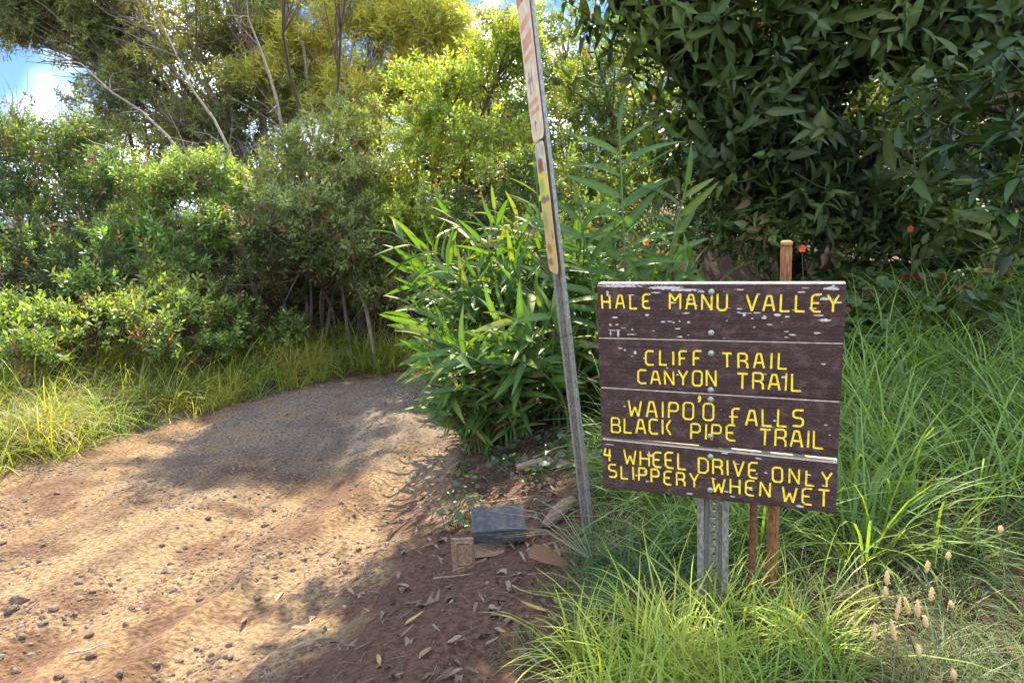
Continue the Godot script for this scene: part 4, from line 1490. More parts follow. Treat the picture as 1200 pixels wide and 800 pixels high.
# ------------------------------------------------------------------ ginger
func ginger_stem(root: Node3D, r: RandomNumberGenerator, at: Vector3, lean: Vector3, L: float, leaves: Array, mats: Array, stem_mat: Material, sz := 1.0, across := Vector3.ZERO) -> void:
	var b := MB.new()
	var pts := []
	var rad := []
	for i in 8:
		var t := i / 7.0
		pts.append(Vector3(0, L * t, 0) + lean * L * t * t - Vector3(0, lean.length() * 0.35 * L * t * t, 0))
		rad.append(lerpf(0.011, 0.005, t))
	b.tube(pts, rad, 6)
	var st := part("stem", b.done(stem_mat), root, Transform3D(Basis(), at))
	var n := int(L * 12.0) + 3
	var plane: Vector3 = across if across.length() > 0.5 else Basis(Vector3.UP, r.randf() * TAU).x            # leaves stand in two rows
	for i in n:
		var t := 0.14 + 0.86 * (i + 0.5) / n
		var f := t * 7.0
		var k := clampi(int(f), 0, 6)
		var p: Vector3 = pts[k].lerp(pts[k + 1], f - k)
		var ax: Vector3 = (pts[k + 1] - pts[k]).normalized()
		var side := (plane if i % 2 == 0 else -plane)
		side = (side - ax * side.dot(ax) + ball(r) * 0.3).normalized()
		var d := (side + ax * lerpf(0.25, 1.0, t) + Vector3(-0.22, -0.12, 0.10)).normalized()
		if i == n - 1:
			d = (ax + ball(r) * 0.15).normalized()
		var up := (ax * 0.7 + Vector3.UP * 0.3 - side * 0.2 + ball(r) * 0.75 + across.cross(Vector3.UP) * 0.9).normalized()
		up = (up - d * up.dot(d)).normalized()
		var bs := Basis(d.cross(up), d, up)
		var s := sz * r.randf_range(0.72, 1.1) * (0.75 if t > 0.92 or t < 0.4 else 1.0)
		var lf := part("leaf", leaves[r.randi() % leaves.size()], st, Transform3D(bs * Basis().scaled(Vector3(s, s, s)), p))
		lf.material_override = mats[r.randi() % mats.size()] if t > 0.3 or r.randf() > 0.35 else M.ginger_dead


func build_ginger() -> void:
	var leaves := []
	for k in 4:
		var r0 := rnd(500 + k)
		var b := MB.new()
		b.leaf(Vector3(0, 0, 0), Vector3.UP, Vector3.BACK, 0.34, 0.052, Color.WHITE, [0.15, 0.32, 0.5, 0.24][k], 7, 0.20, 0.42, 0.012)
		leaves.append(b.done(M.leaf_ginger))
	var mats := []
	for t in [Color(0.125, 0.24, 0.050), Color(0.16, 0.275, 0.054), Color(0.105, 0.21, 0.05), Color(0.22, 0.30, 0.054), Color(0.13, 0.245, 0.065), Color(0.29, 0.31, 0.075)]:
		var m: StandardMaterial3D = M.leaf_ginger.duplicate()
		m.vertex_color_use_as_albedo = false
		m.albedo_color = srgb(t.r, t.g, t.b)
		mats.append(m)
	mats += mats.slice(0, 3)
	var gd: StandardMaterial3D = M.leaf_ginger.duplicate()
	gd.vertex_color_use_as_albedo = false
	gd.albedo_color = srgb(0.24, 0.16, 0.085)
	M.ginger_dead = gd
	var sm := mat("ginger_stem", 0.5, 0.4)
	sm.albedo_color = srgb(0.10, 0.14, 0.05)
	var clumps := [
		# label, [x, z] centre, spread, count, lean, length
		["ginger clump with long green leaves hanging over the track edge, nearest the track", Vector2(-0.05, -5.35), Vector2(0.22, 0.30), 24, Vector3(-0.22, 0, 0.18), [0.9, 1.6]],
		["low ginger clump at the track corner with leaves drooping to the ground", Vector2(-0.12, -4.85), Vector2(0.22, 0.20), 24, Vector3(-0.18, 0, 0.32), [0.5, 1.1]],
		["tall middle ginger clump whose sunlit leaf tips stand left of the leaning pole", Vector2(0.10, -5.55), Vector2(0.28, 0.30), 20, Vector3(-0.26, 0, 0.12), [1.1, 1.85]],
		["tall ginger clump directly behind the leaning pole", Vector2(0.50, -5.35), Vector2(0.25, 0.30), 20, Vector3(-0.14, 0, 0.20), [1.0, 1.7]],
		["dense low ginger clump in front with drooping leaves above the litter", Vector2(0.12, -4.75), Vector2(0.35, 0.18), 25, Vector3(-0.15, 0, 0.46), [0.6, 1.15]],
		["ginger clump of broad green leaves right of the pole behind the plank sign", Vector2(0.92, -4.95), Vector2(0.28, 0.32), 16, Vector3(0.05, 0, 0.25), [0.8, 1.4]]]
	for i in clumps.size():
		var c: Array = clumps[i]
		var r := rnd(520 + i)
		var g := on_ground(c[1].x, c[1].y)
		var root := thing("ginger_clump", c[0], "ginger", g, "ginger plants beside the track")
		for k in c[3]:
			var x: float = c[1].x + r.randf_range(-1, 1) * c[2].x
			var z: float = c[1].y + r.randf_range(-1, 1) * c[2].y
			var at := on_ground(x, z, -0.03) - g
			var lean: Vector3 = (c[4] + Vector3(r.randf_range(-0.3, 0.3), 0, r.randf_range(-0.25, 0.25)))
			ginger_stem(root, r, at, lean, r.randf_range(c[5][0], c[5][1]), leaves, mats, sm, r.randf_range(0.85, 1.1))
	# upright stalks that stand apart, right of the pole
	var stalks := [
		[Vector2(0.74, -4.45), 1.92, 1.22, Vector3(0.97, 0, 0.2), Vector3(-0.02, 0, 0.03), "tallest upright ginger stalk with ladder like leaves above the left half of the sign"],
		[Vector2(0.93, -4.55), 1.62, 1.12, Vector3(0.9, 0, -0.4), Vector3(0.12, 0, 0.05), "shorter ginger stalk leaning right beside the tallest upright one"],
		[Vector2(0.60, -4.6), 1.55, 1.15, Vector3(0.8, 0, 0.5), Vector3(-0.10, 0, 0.10), "ginger stalk between the leaning pole and the tallest upright one"]]
	for i in stalks.size():
		var q: Array = stalks[i]
		var root := thing("ginger_stalk", q[5], "ginger", on_ground(q[0].x, q[0].y, -0.02), "ginger plants beside the track")
		ginger_stem(root, rnd(560 + i), Vector3.ZERO, q[4], q[1], leaves, [mats[0], mats[1], mats[4], mats[3]], sm, q[2], q[3])


# ------------------------------------------------------------------ creeping round-leaved plants and flowers on the upper bank
func build_ground_cover() -> void:
	var shapes := []
	for k in 2:
		var r := rnd(600 + k)
		var b := MB.new()
		for i in 9:                                              # a runner with shield-shaped leaves on stalks
			var a := i * 2.4
			var base := Vector3(cos(a), 0, sin(a)) * 0.10 * sqrt(i / 9.0)
			var hgt := r.randf_range(0.05, 0.20)
			var tip := base * 1.4 + Vector3(0, hgt, 0)
			b.tube([base, tip], [0.0018, 0.0014], 3, Color(1.2, 1.1, 0.8), false)
			var nrm := (Vector3.UP + ball(r) * 0.7).normalized()
			var bs := along(nrm, r.randf() * TAU)
			var col := vary(r, 0.3)
			var rr := r.randf_range(0.022, 0.042)
			var o := b.p(tip, col)
			for s in 9:
				var t := TAU * s / 9.0
				b.p(tip + bs * Vector3(cos(t) * rr, 0.006 + 0.004 * sin(t * 3.0), sin(t) * rr), col)
			for s in 9:
				b.tri(o, o + 1 + s, o + 1 + (s + 1) % 9)
		shapes.append(b.done(M.leaf_soft))
	var r := rnd(610)
	var lists := [[], []]
	var cols := [PackedColorArray(), PackedColorArray()]
	var n := 0
	while n < 1500:
		var x := r.randf_range(0.5, 5.8)
		var z := r.randf_range(-7.2, -4.6)
		if noise2.get_noise_2d(x * 14.0, z * 14.0) < -0.25:
			n += 1
			continue
		var k := n % 2
		lists[k].append(Transform3D(Basis(Vector3.UP, r.randf() * TAU).scaled(Vector3.ONE * r.randf_range(0.8, 1.5)), on_ground(x, z)))
		var c := Color(0.045, 0.085, 0.030).lerp(Color(0.09, 0.15, 0.04), r.randf()) * r.randf_range(0.8, 1.2)
		if r.randf() < 0.06:
			c = Color(0.16, 0.06, 0.03)
		cols[k].append(c)
		n += 1
	for k in 2:
		var o := many("ground_cover", shapes[k], lists[k], cols[k], self)
		meta(o, ["creeping round leaved plants covering the upper bank", "creeping round leaves mixed through the upper bank"][k], "ground cover")
	# low weeds on the litter below the ginger
	lists = [[], []]
	cols = [PackedColorArray(), PackedColorArray()]
	for i in 110:
		var x := r.randf_range(-0.4, 0.75)
		var z := r.randf_range(-4.5, -3.05)
		if noise2.get_noise_2d(x * 22.0, z * 22.0) < 0.02 and i % 3:
			continue
		var k := i % 2
		lists[k].append(Transform3D(Basis(Vector3.UP, r.randf() * TAU).scaled(Vector3.ONE * r.randf_range(0.25, 0.6)), on_ground(x, z)))
		cols[k].append(Color(0.055, 0.09, 0.04) * r.randf_range(0.8, 1.3))
	var o := many("low_weeds", shapes[0], lists[0] + lists[1], cols[0] + cols[1], self)
	meta(o, "small grey green weeds growing through the litter left of the pole", "weeds")
	# orange flowers
	var fm := mat("orange_petal", 0.6, 0.4)
	fm.albedo_color = srgb(0.62, 0.07, 0.015)
	fm.backlight_enabled = true
	fm.backlight = Color(0.8, 0.5, 0.4)
	fm.cull_mode = BaseMaterial3D.CULL_DISABLED
	var stem := mat("flower_stem", 0.6, 0.4)
	stem.albedo_color = srgb(0.08, 0.13, 0.04)
	var pb := MB.new()
	pb.leaf(Vector3.ZERO, Vector3.UP, Vector3.BACK, 0.028, 0.024, Color.WHITE, -0.2, 4, 0.12, 0.6)
	var petal := pb.done(fm)
	var spots := [[757, 283, 4.9, "small red orange flower left of the wooden stake near the ginger stalk"], [940, 291, 4.6, "small red orange flower just right of the wooden stake top"], [792, 312, 4.7, "faded orange flower low above the left half of the plank sign"], [1067, 268, 5.2, "tiny orange flower under the dark tree right of the sign"]]
	for q in spots:
		var at := place(q[0], q[1], q[2])
		var g := on_ground(at.x, at.z)
		var root := thing("orange_flower", q[3], "flower", g, "orange flowers on the upper bank")
		var hh := maxf(at.y - g.y, 0.1)
		var sb := MB.new()
		sb.tube([Vector3.ZERO, Vector3(0.02, hh * 0.6, 0.02), Vector3(0, hh, 0)], [0.003, 0.002, 0.0016], 5)
		part("stem", sb.done(stem), root)
		for k in 5:
			var d := Basis(Vector3.BACK, k * TAU / 5.0) * Vector3.UP
			var bs := Basis(d.cross(Vector3.BACK), d, Vector3.BACK)
			part("petal", petal, root, Transform3D(bs, Vector3(0, hh, 0.002)))


# ------------------------------------------------------------------ grass
func tuft(seed_: int, n: int, L: float, wid: float, spread: float, bend: float) -> ArrayMesh:
	var r := rnd(seed_)
	var b := MB.new()
	for i in n:
		var a := r.randf() * TAU
		var o := Vector3(cos(a), 0, sin(a))
		var d := (Vector3.UP + o * r.randf_range(0.05, spread)).normalized()
		var k := r.randf_range(0.7, 1.25)
		var y := r.randf_range(-0.1, 0.2)
		var col := Color(k * (1 + y), k, k * (1 - y))
		if r.randf() < 0.18:
			col = Color(2.6, 1.25, 1.7) * k                    # a dead straw blade
		b.blade(o * r.randf() * 0.05 + Vector3(0, -0.02, 0), d, o, L * r.randf_range(0.55, 1.15), wid * r.randf_range(0.7, 1.2), bend * r.randf_range(0.3, 1.4), col, 5)
	return b.done(M.grass_blade)


func sow(called: String, label: String, meshes: Array, r: RandomNumberGenerator, n: int, area: Callable, c1: Color, c2: Color, s0: float, s1: float) -> void:
	var lists := []
	var cols := []
	for m in meshes:
		lists.append([])
		cols.append(PackedColorArray())
	for i in n:
		var q = area.call(r)
		if q == null:
			continue
		var k := i % meshes.size()
		var s := r.randf_range(s0, s1)
		var tilt := Basis(Vector3(r.randf_range(-1, 1), 0, r.randf_range(-1, 1)).normalized(), r.randf_range(0, 0.25))
		lists[k].append(Transform3D(tilt * Basis(Vector3.UP, r.randf() * TAU).scaled(Vector3.ONE * s), on_ground(q.x, q.y)))
		var patch := clampf(0.5 + 1.5 * noise2.get_noise_2d(q.x * 16.0, q.y * 16.0) + r.randf_range(-0.3, 0.3), 0, 1)
		var c := c1.lerp(c2, patch) * 1.6 * r.randf_range(0.8, 1.2)
		c.a = 1
		cols[k].append(c)
	var root := Node3D.new()
	root.name = numbered(called)
	add_child(root)
	meta(root, label, "grass", "", "stuff")
	for k in meshes.size():
		many("blades", meshes[k], lists[k], cols[k], root)


func build_grass() -> void:
	var long := [tuft(1, 13, 0.58, 0.0095, 0.6, 0.9), tuft(2, 12, 0.66, 0.0085, 0.8, 1.15), tuft(3, 11, 0.50, 0.0105, 1.0, 0.8)]
	var mid := [tuft(4, 18, 0.26, 0.005, 0.7, 0.8), tuft(5, 16, 0.30, 0.005, 0.9, 1.0)]
	var fine := [tuft(6, 22, 0.10, 0.0032, 1.2, 0.7), tuft(7, 20, 0.13, 0.0032, 1.0, 0.9)]
	var r := rnd(700)
	# tall grass over the right bank
	sow("tall_grass", "tall tangled green grass covering the bank right of the plank sign", long + [tuft(31, 9, 0.55, 0.005, 1.1, 1.4), tuft(32, 7, 0.42, 0.013, 0.9, 1.0)], r, 1800, func(q):
		var x: float = q.randf_range(0.55, 5.4)
		var z: float = q.randf_range(-5.4, -2.2)
		if x < 1.0 + 0.0 and z > -2.6 and x - 0.5 < (z + 2.6) * 0.9:
			return null
		if x < 0.9 and z < -4.2:
			return null
		if noise2.get_noise_2d(x * 15.0, z * 15.0) < -0.42:
			return null
		return Vector2(x, z), Color(0.078, 0.128, 0.030), Color(0.130, 0.195, 0.042), 0.6, 1.2)
	# lower, thinner grass in front of it at the foot of the bank
	sow("thin_grass", "thin trampled grass with dry stalks at the lower right", mid, r, 330, func(q):
		var x: float = q.randf_range(0.75, 2.1)
		var z: float = q.randf_range(-2.4, -1.25)
		return Vector2(x, z), Color(0.060, 0.090, 0.032), Color(0.105, 0.115, 0.05), 0.4, 0.85)
	# bright clump round the foot of the post
	sow("bright_grass", "bright yellow green grass clump around the foot of the sign post", [tuft(8, 16, 0.30, 0.0072, 0.55, 0.7), tuft(9, 14, 0.36, 0.0068, 0.75, 0.9)], r, 112, func(q):
		var x: float = q.randf_range(0.12, 0.86)
		var z: float = q.randf_range(-2.02, -1.45)
		if pow((x - 0.48) / 0.38, 2) + pow((z + 1.75) / 0.30, 2) > 1.0:
			return null
		return Vector2(x, z), Color(0.105, 0.17, 0.030), Color(0.225, 0.265, 0.045), 0.5, 1.15)
	# short fine turf between the clump and the bare bank
	sow("short_turf", "short fine green turf creeping onto the bare bank near the camera", fine, r, 420, func(q):
		var x: float = q.randf_range(-0.15, 0.75)
		var z: float = q.randf_range(-2.75, -1.6)
		if x < 0.02 + 0.35 * absf(z + 1.95) + 0.25 * noise2.get_noise_2d(x * 40.0, z * 40.0):
			return null
		return Vector2(x, z), Color(0.055, 0.105, 0.035), Color(0.09, 0.15, 0.045), 0.6, 1.15)
	# verge on the left
	sow("verge_grass", "sunlit yellow green grass along the left edge of the track", mid + [tuft(10, 12, 0.50, 0.007, 0.6, 0.9), tuft(33, 10, 0.62, 0.008, 0.6, 1.0)], r, 2600, func(q):
		var z: float = q.randf_range(-9.4, -3.4)
		var s: float = q.randf_range(-0.05, 2.3)
		var x: float = lerp_table(left_edge, z) - s
		if s < 0.25 and q.randf() < 0.5:
			return null
		if noise2.get_noise_2d(x * 14.0, z * 14.0) < -0.45 + 0.3 * smoothstep(0.6, 0.0, s):
			return null
		return Vector2(x, z), Color(0.125, 0.195, 0.034), Color(0.27, 0.27, 0.055), 0.6, 1.45)
	var dry := []
	for k in 2:
		var db := MB.new()
		var rr := rnd(740 + k)
		for i in 34:
			var a := rr.randf() * TAU
			var o := Vector3(cos(a), 0, sin(a))
			db.blade(o * rr.randf() * 0.06, (Vector3.UP + o * rr.randf_range(0.1, 0.9)).normalized(), o, rr.randf_range(0.25, 0.62), 0.005, rr.randf_range(0.5, 1.6), Color.WHITE * rr.randf_range(0.6, 1.25), 5)
		dry.append(db.done(M.grass_blade))
	sow("dry_grass", "straw coloured dry grass clumps between the left verge and the bushes", dry, r, 240, func(q):
		var z: float = q.randf_range(-8.6, -5.2)
		var x: float = lerp_table(left_edge, z) - q.randf_range(0.3, 1.7)
		if noise.get_noise_2d(x * 30.0, z * 30.0) < 0.0:
			return null
		return Vector2(x, z), Color(0.22, 0.17, 0.095), Color(0.31, 0.25, 0.14), 0.8, 1.3)
	# grass behind the sign and the pole
	sow("bank_grass", "loose green grass between the pole and the plank sign", mid, r, 160, func(q):
		var x: float = q.randf_range(0.35, 0.95)
		var z: float = q.randf_range(-4.2, -2.35)
		return Vector2(x, z), Color(0.06, 0.11, 0.035), Color(0.10, 0.15, 0.045), 0.6, 1.1)
	# one pale wispy tuft at the foot of the pole
	r = rnd(720)
	var root := thing("wispy_tuft", "pale wispy grass tuft with long dry stalks at the foot of the pole", "grass tuft", on_ground(0.27, -2.52))
	var b := MB.new()
	for i in 70:
		var a := r.randf() * TAU
		var o := Vector3(cos(a), 0, sin(a))
		b.blade(o * r.randf() * 0.04, (Vector3.UP * 0.8 + o * r.randf_range(0.2, 1.0)).normalized(), o, r.randf_range(0.12, 0.22), 0.0034, r.randf_range(0.3, 0.9), Color(0.06, 0.10, 0.045) * r.randf_range(0.7, 1.3), 4)
	part("blades", b.done(M.grass_blade), root, Transform3D(), "stuff")
	for i in 16:
		b = MB.new()
		var a := r.randf_range(PI * 0.55, PI * 1.45) if i < 11 else r.randf() * TAU
		var o := Vector3(cos(a), 0, sin(a) * 0.6)
		var L := r.randf_range(0.22, 0.46)
		b.tube([Vector3.ZERO, o * L * 0.5 + Vector3(0, L * 0.40, 0), o * L + Vector3(0, L * 0.45, 0)], [0.0014, 0.0012, 0.0006], 4, Color(0.36, 0.33, 0.22), false)
		part("dry_stalk", b.done(M.grass_blade), root)
	# plantain seed heads, lower right
	var hm := mat("seed_head", 0.9, 0.2)
	hm.uv1_triplanar = true
	hm.uv1_scale = Vector3(40, 40, 40)
	hm.albedo_texture = noise_tex(95, 0.08, Color(0.62, 0.47, 0.28), Color(0.93, 0.83, 0.62), 256, 4)
	var sm := mat("seed_stalk", 0.7, 0.3)
	sm.albedo_color = srgb(0.17, 0.20, 0.09)
	var heads := [[1040, 677, 2.15, 0.030, "tan seed head, uppermost on the left of the seed heads at lower right"], [1038, 693, 2.05, 0.022, "short tan seed head just under the uppermost left one"], [1053, 712, 1.98, 0.045, "long tan seed head in the middle of the bunch at lower right"], [1063, 710, 2.05, 0.034, "tan seed head close beside the long middle one"], [1076, 713, 2.0, 0.036, "tan seed head right of the middle pair"], [1085, 728, 1.95, 0.022, "rounded pale seed head low on the right of the bunch"], [1087, 664, 2.2, 0.026, "brown seed head standing up above the bunch"], [1092, 696, 2.1, 0.028, "tan seed head at the right end of the bunch"], [1112, 651, 2.15, 0.016, "pale round seed head on a tall green stalk"], [1025, 740, 1.95, 0.034, "tan seed head at the lower left of the bunch"], [1047, 738, 1.9, 0.042, "leaning tan seed head below the middle of the bunch"], [1077, 762, 1.85, 0.024, "pale ragged seed head lowest in the middle"], [1173, 620, 2.3, 0.016, "small pale seed head near the right edge"], [1118, 790, 1.8, 0.018, "pale seed head at the bottom edge right of centre"], [1115, 708, 2.1, 0.014, "tiny pale seed head right of the bunch"]]
	for i in heads.size():
		var q: Array = heads[i].duplicate()
		q[3] *= 1.35
		q[2] *= 0.86
		var at := place(q[0], q[1], q[2])
		var g := on_ground(at.x + r.randf_range(0.0, 0.06), at.z - 0.03)
		var rt := thing("seed_head_stalk", q[4], "plant", g, "seed heads in the grass at lower right")
		var tip := at - g
		var lean := Vector3(r.randf_range(-0.25, 0.1), 1, r.randf_range(-0.1, 0.1)).normalized()
		b = MB.new()
		b.tube([Vector3(0, -0.01, 0), tip * 0.55 + Vector3(0.01, 0, 0), tip - lean * q[3] * 0.5], [0.0016, 0.0014, 0.0012], 5)
		part("stalk", b.done(sm), rt)
		b = MB.new()
		var pts := []
		var rad := []
		for k in 9:
			var t := k / 8.0
			pts.append(lean * q[3] * (t - 0.5))
			rad.append(0.0056 * pow(sin(PI * clampf(0.08 + 0.88 * t, 0, 1)), 0.6) * (1.0 + 0.22 * (1 if k % 2 else -1)))
		b.tube(pts, rad, 8, Color.WHITE, true, 0.6, noise2)
		for k in 26:                                             # bristles
			var d := (ball(r) + lean * 0.2).normalized()
			var s: Vector3 = lean * q[3] * r.randf_range(-0.42, 0.42)
			b.tube([s + d * 0.003, s + d * 0.0085], [0.0007, 0.0004], 3, Color.WHITE, false)
		part("head", b.done(hm), rt, Transform3D(Basis(), tip))


# ------------------------------------------------------------------ stones, dry leaves, twigs
func stone_mesh(seed_: int) -> ArrayMesh:                       # a broken, faceted stone
	var r := rnd(seed_)
	var b := MB.new()
	var cuts := []
	for k in 15:
		cuts.append([ball(r), r.randf_range(0.62, 0.95)])
	var rows := 7
	var cols := 10
	var pts := []
	for i in rows + 1:
		for k in cols:
			var th := PI * i / rows
			var ph := TAU * (k + 0.5 * (i % 2)) / cols
			var d := Vector3(sin(th) * cos(ph), cos(th), sin(th) * sin(ph))
			var m := 1.15
			for c in cuts:
				var q: float = d.dot(c[0])
				if q > 0.05:
					m = minf(m, c[1] / q)
			pts.append(Vector3(d.x, d.y * 0.58, d.z * 0.78) * m)
	for i in rows:
		for k in cols:
			var a := i * cols + k
			var c := i * cols + (k + 1) % cols
			b.face(pts[a], pts[c], pts[c + cols], pts[a + cols])
	return b.done(M.stone)


func build_litter() -> void:
	var stones := []
	for k in 4:
		stones.append(stone_mesh(40 + k))
	var r := rnd(800)
	# gravel
	var lists := [[], [], [], []]
	var cols := []
	for k in 4:
		cols.append(PackedColorArray())
	for i in 42000:
		var z := -1.9 - 6.3 * pow(r.randf(), 1.2)
		var xr := lerp_table(right_edge, z)
		var xl := lerp_table(left_edge, z)
		var x := lerpf(maxf(xl, -0.9 * absf(z) - 0.6), xr + 0.5, r.randf())
		var k := i % 4
		var s := 0.0014 + 0.006 * pow(r.randf(), 2.5) + 0.018 * pow(r.randf(), 11.0)
		var clump := noise2.get_noise_2d(x * 18.0, z * 18.0)
		if clump < r.randf_range(-0.35, 0.30):
			continue
		lists[k].append(Transform3D(Basis.from_euler(Vector3(r.randf_range(-0.4, 0.4), r.randf() * TAU, 0)).scaled(Vector3.ONE * s), on_ground(x, z, s * 0.10)))
		var c := Color(0.29, 0.21, 0.135).lerp(Color(0.24, 0.21, 0.18), clampf(r.randf() * 0.6 + smoothstep(-4.0, -6.0, z) * 0.5, 0, 1)) * r.randf_range(0.6, 1.2)
		c.a = 1
		cols[k].append(c)
	var root := Node3D.new()
	root.name = numbered("gravel")
	add_child(root)
	meta(root, "loose gravel and grit scattered over the dirt track", "gravel", "", "stuff")
	for k in 4:
		many("pebbles", stones[k], lists[k], cols[k], root)
	# stones big enough to pick up, where the photograph shows them
	var rocks := [[22, 706, 0.045, "flat brown rock at the left edge, upper of two"], [12, 718, 0.04, "dark brown rock at the left edge, lower of two"], [63, 715, 0.026, "rounded rock right of the two rocks at the left edge"], [105, 745, 0.022, "small dark rock on the trail below the white stick"], [147, 733, 0.018, "small brown rock right of the white stick"], [106, 770, 0.024, "flat rock near the lower left of the trail"], [68, 793, 0.024, "dark rock at the bottom edge of the trail"], [235, 703, 0.022, "flat dark rock in the middle of the sunlit trail"], [172, 715, 0.018, "small rock left of the flat middle rock"], [243, 609, 0.026, "dark rock on the trail just past the sunlit ridge"], [310, 617, 0.028, "flat dark rock near the shaded band of the trail"], [302, 702, 0.02, "rock at the edge of the shaded bank"], [20, 788, 0.026, "brown rock in the lower left corner"], [140, 793, 0.02, "small rock at the bottom edge right of the dark one"], [190, 640, 0.018, "small rock on the reddish patch of trail"], [275, 582, 0.02, "small rock near the grey gravel of the trail"], [50, 640, 0.018, "small rock on the pale trail near the left edge"], [3, 638, 0.024, "rock cut by the left edge of the picture"]]
	for i in rocks.size():
		var q: Array = rocks[i]
		var d := cam_basis * Vector3((q[0] - 600.0) / 834.0, -(q[1] - 400.0) / 834.0, -1.0)
		var t := 1.5
		while t < 12.0 and (cam_at + d * t).y > height((cam_at + d * t).x, (cam_at + d * t).z):
			t += 0.01
		var p := cam_at + d * t
		var m: StandardMaterial3D = M.stone.duplicate()
		m.vertex_color_use_as_albedo = false
		var k := r.randf_range(0.7, 1.2)
		m.albedo_color = srgb(0.20 * k, 0.145 * k, 0.10 * k)
		var o := part("rock", stones[i % 4], self, Transform3D(Basis(Vector3.UP, r.randf() * TAU).scaled(Vector3.ONE * q[2]), on_ground(p.x, p.z, q[2] * 0.2)))
		o.material_override = m
		meta(o, q[3], "rock", "rocks on the dirt trail")
	# dry fallen leaves
	var lm := []
	for t in [Color(0.20, 0.14, 0.08), Color(0.23, 0.175, 0.105), Color(0.13, 0.085, 0.05), Color(0.16, 0.125, 0.085), Color(0.28, 0.20, 0.07)]:
		var m: StandardMaterial3D = M.dry_leaf.duplicate()
		m.vertex_color_use_as_albedo = false
		m.albedo_color = srgb(t.r, t.g, t.b)
		lm.append(m)
	var shapes := []
	for k in 4:
		var b := MB.new()
		b.leaf(Vector3(0, -0.05, 0), Vector3(0.25, 1, 0).normalized(), Vector3.BACK, 0.10, 0.018, Color.WHITE, [-0.25, 0.3, -0.4, 0.15][k], 6, 0.5, 0.42, 0.05)
		shapes.append(b.done(M.dry_leaf))
	var spots := [[415, 697, "curled tan leaf on the shaded bank left of centre"], [358, 735, "pale leaf on the shaded bank near the sunlit edge"], [290, 733, "tan leaf with a split end on the trail ridge"], [410, 757, "long tan leaf low on the shaded bank"], [484, 729, "forked dry leaf below the metal box"], [500, 762, "long pale curved leaf at the bottom centre"], [537, 760, "long pale leaf beside the bright grass"], [500, 643, "curled leaf lying left of the metal box"], [493, 603, "small hooked pale leaf behind the metal box"], [430, 650, "dry leaf on the dark bank left of the metal box"], [380, 646, "yellowish leaf near the edge of the shade"], [325, 700, "yellow leaf on the sunlit ridge of the trail"], [455, 630, "thin leaf on the dark bank in the middle"], [600, 690, "curved tan leaf below the metal box by the turf"], [625, 722, "dry leaf at the edge of the turf"], [470, 690, "grey dry leaf on the bank in the middle"], [350, 765, "dull leaf low on the shaded bank"], [560, 715, "small tan leaf on the bare bank under the metal box"], [590, 745, "pale twig like leaf on the bare bank"], [440, 775, "leaf near the bottom edge of the shaded bank"]]
	for i in spots.size():
		var q: Array = spots[i]
		var d := cam_basis * Vector3((q[0] - 600.0) / 834.0, -(q[1] - 400.0) / 834.0, -1.0)
		var t := 1.5
		while t < 12.0 and (cam_at + d * t).y > height((cam_at + d * t).x, (cam_at + d * t).z):
			t += 0.01
		var p := cam_at + d * t
		var o := part("dry_leaf", shapes[i % 4], self, Transform3D(Basis(Vector3.UP, r.randf() * TAU) * Basis(Vector3.RIGHT, -PI / 2) * Basis().scaled(Vector3.ONE * r.randf_range(0.7, 1.2)), on_ground(p.x, p.z, 0.008)))
		o.material_override = lm[i % 5]
		meta(o, q[2], "leaf", "dry fallen leaves on the bank")
	# finer litter that nobody could count
	var bits := [shapes[0]]
	var cb := MB.new()
	cb.leaf(Vector3(0, -0.03, 0), Vector3.UP, Vector3.BACK, 0.07, 0.035, Color.WHITE, 0.55, 5, 0.7, 0.42, 0.12)
	bits.append(cb.done(M.dry_leaf))
	cb = MB.new()
	cb.tube([Vector3(0, -0.05, 0), Vector3(0.006, 0.0, 0.004), Vector3(-0.004, 0.06, 0)], [0.0022, 0.0018, 0.001], 4)
	cb.tube([Vector3(0.006, 0.0, 0.004), Vector3(0.022, 0.03, 0.006)], [0.0012, 0.0006], 3)
	bits.append(cb.done(M.dry_leaf))
	lists = [[], [], []]
	cols = [PackedColorArray(), PackedColorArray(), PackedColorArray()]
	for i in 4200:
		var x := r.randf_range(-0.9, 1.2)
		var z := r.randf_range(-5.0, -1.7)
		var sr := x - lerp_table(right_edge, z)
		if sr < 0.1 or r.randf() > smoothstep(0.0, 1.4, sr) * 0.9 + 0.08:
			continue
		var k := i % 3
		var bs := Basis(Vector3.UP, r.randf() * TAU) * Basis(Vector3.RIGHT, -PI / 2 + r.randf_range(-0.4, 0.4)) * Basis().scaled(Vector3.ONE * (0.15 + 0.7 * pow(r.randf(), 2.5)))
		lists[k].append(Transform3D(bs, on_ground(x, z, r.randf_range(0.0, 0.010))))
		cols[k].append(Color(0.10, 0.065, 0.042).lerp(Color(0.19, 0.145, 0.10), r.randf()) * r.randf_range(0.5, 1.2))
	root = Node3D.new()
	root.name = numbered("leaf_litter")
	add_child(root)
	meta(root, "brown leaf litter strewn over the bank between the track and the pole", "leaf litter", "", "stuff")
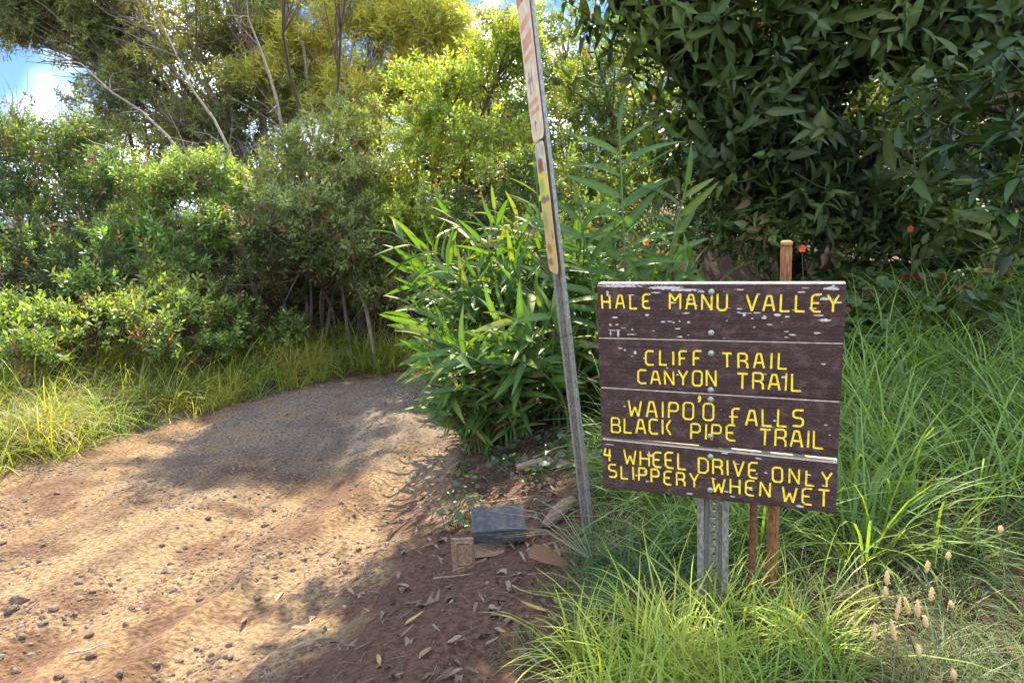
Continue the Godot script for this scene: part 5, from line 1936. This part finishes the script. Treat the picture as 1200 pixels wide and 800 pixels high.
	for k in 3:
		many("litter", bits[k], lists[k], cols[k], root)
	# brown broad leaf, bark strips and sticks near the box
	var bb := MB.new()
	bb.leaf(Vector3.ZERO, Vector3.UP, Vector3.BACK, 0.17, 0.065, Color.WHITE, 0.45, 7, 0.45, 0.42, 0.06)
	var bl := bb.done(M.dry_leaf)
	var bm: StandardMaterial3D = M.dry_leaf.duplicate()
	bm.vertex_color_use_as_albedo = false
	bm.albedo_color = srgb(0.12, 0.062, 0.034)
	var o := part("broad_leaf", bl, self, Transform3D(Basis(Vector3.UP, -0.5) * Basis(Vector3.BACK, -PI / 2) * Basis(Vector3.UP, -0.9), on_ground(0.02, -2.54, 0.05)))
	o.material_override = bm
	meta(o, "broad reddish brown dead leaf leaning right of the metal box", "leaf")
	for q in [[Vector2(-0.26, -2.60), 0.20, 0.15, "thin tan stick running from the left into the metal box"], [Vector2(0.11, -2.36), 0.24, 2.6, "curved pale bark strip between the metal box and the tuft"], [Vector2(0.02, -2.30), 0.14, -0.5, "short curved bark strip below the broad brown leaf"], [Vector2(0.02, -3.35), 0.40, 0.15, "long reddish brown stick lying across the litter behind the metal box"], [Vector2(0.20, -3.15), 0.28, 0.7, "thin grey stick in the litter left of the pole"], [Vector2(-1.75, -2.55), 0.13, 0.5, "thin white stick on the sunlit trail"]]:
		var b := MB.new()
		var pts := []
		var rad := []
		for k in 6:
			var t := k / 5.0
			pts.append(Vector3((t - 0.5) * q[1], 0.012 * sin(t * PI) + r.randf_range(-0.003, 0.003), 0.03 * sin(t * 3.0)))
			rad.append(0.0045 * lerpf(1.0, 0.5, t))
		b.tube(pts, rad, 6, Color(0.62, 0.56, 0.54) if q[0].x < -1 else Color(0.30, 0.20, 0.13).lerp(Color(0.42, 0.33, 0.22), r.randf()), true, 0.2, noise2)
		var sk := part("stick", b.done(M.bark), self, Transform3D(Basis(Vector3.UP, q[2]), on_ground(q[0].x, q[0].y, 0.012)))
		meta(sk, q[3], "stick", "sticks and bark on the ground")
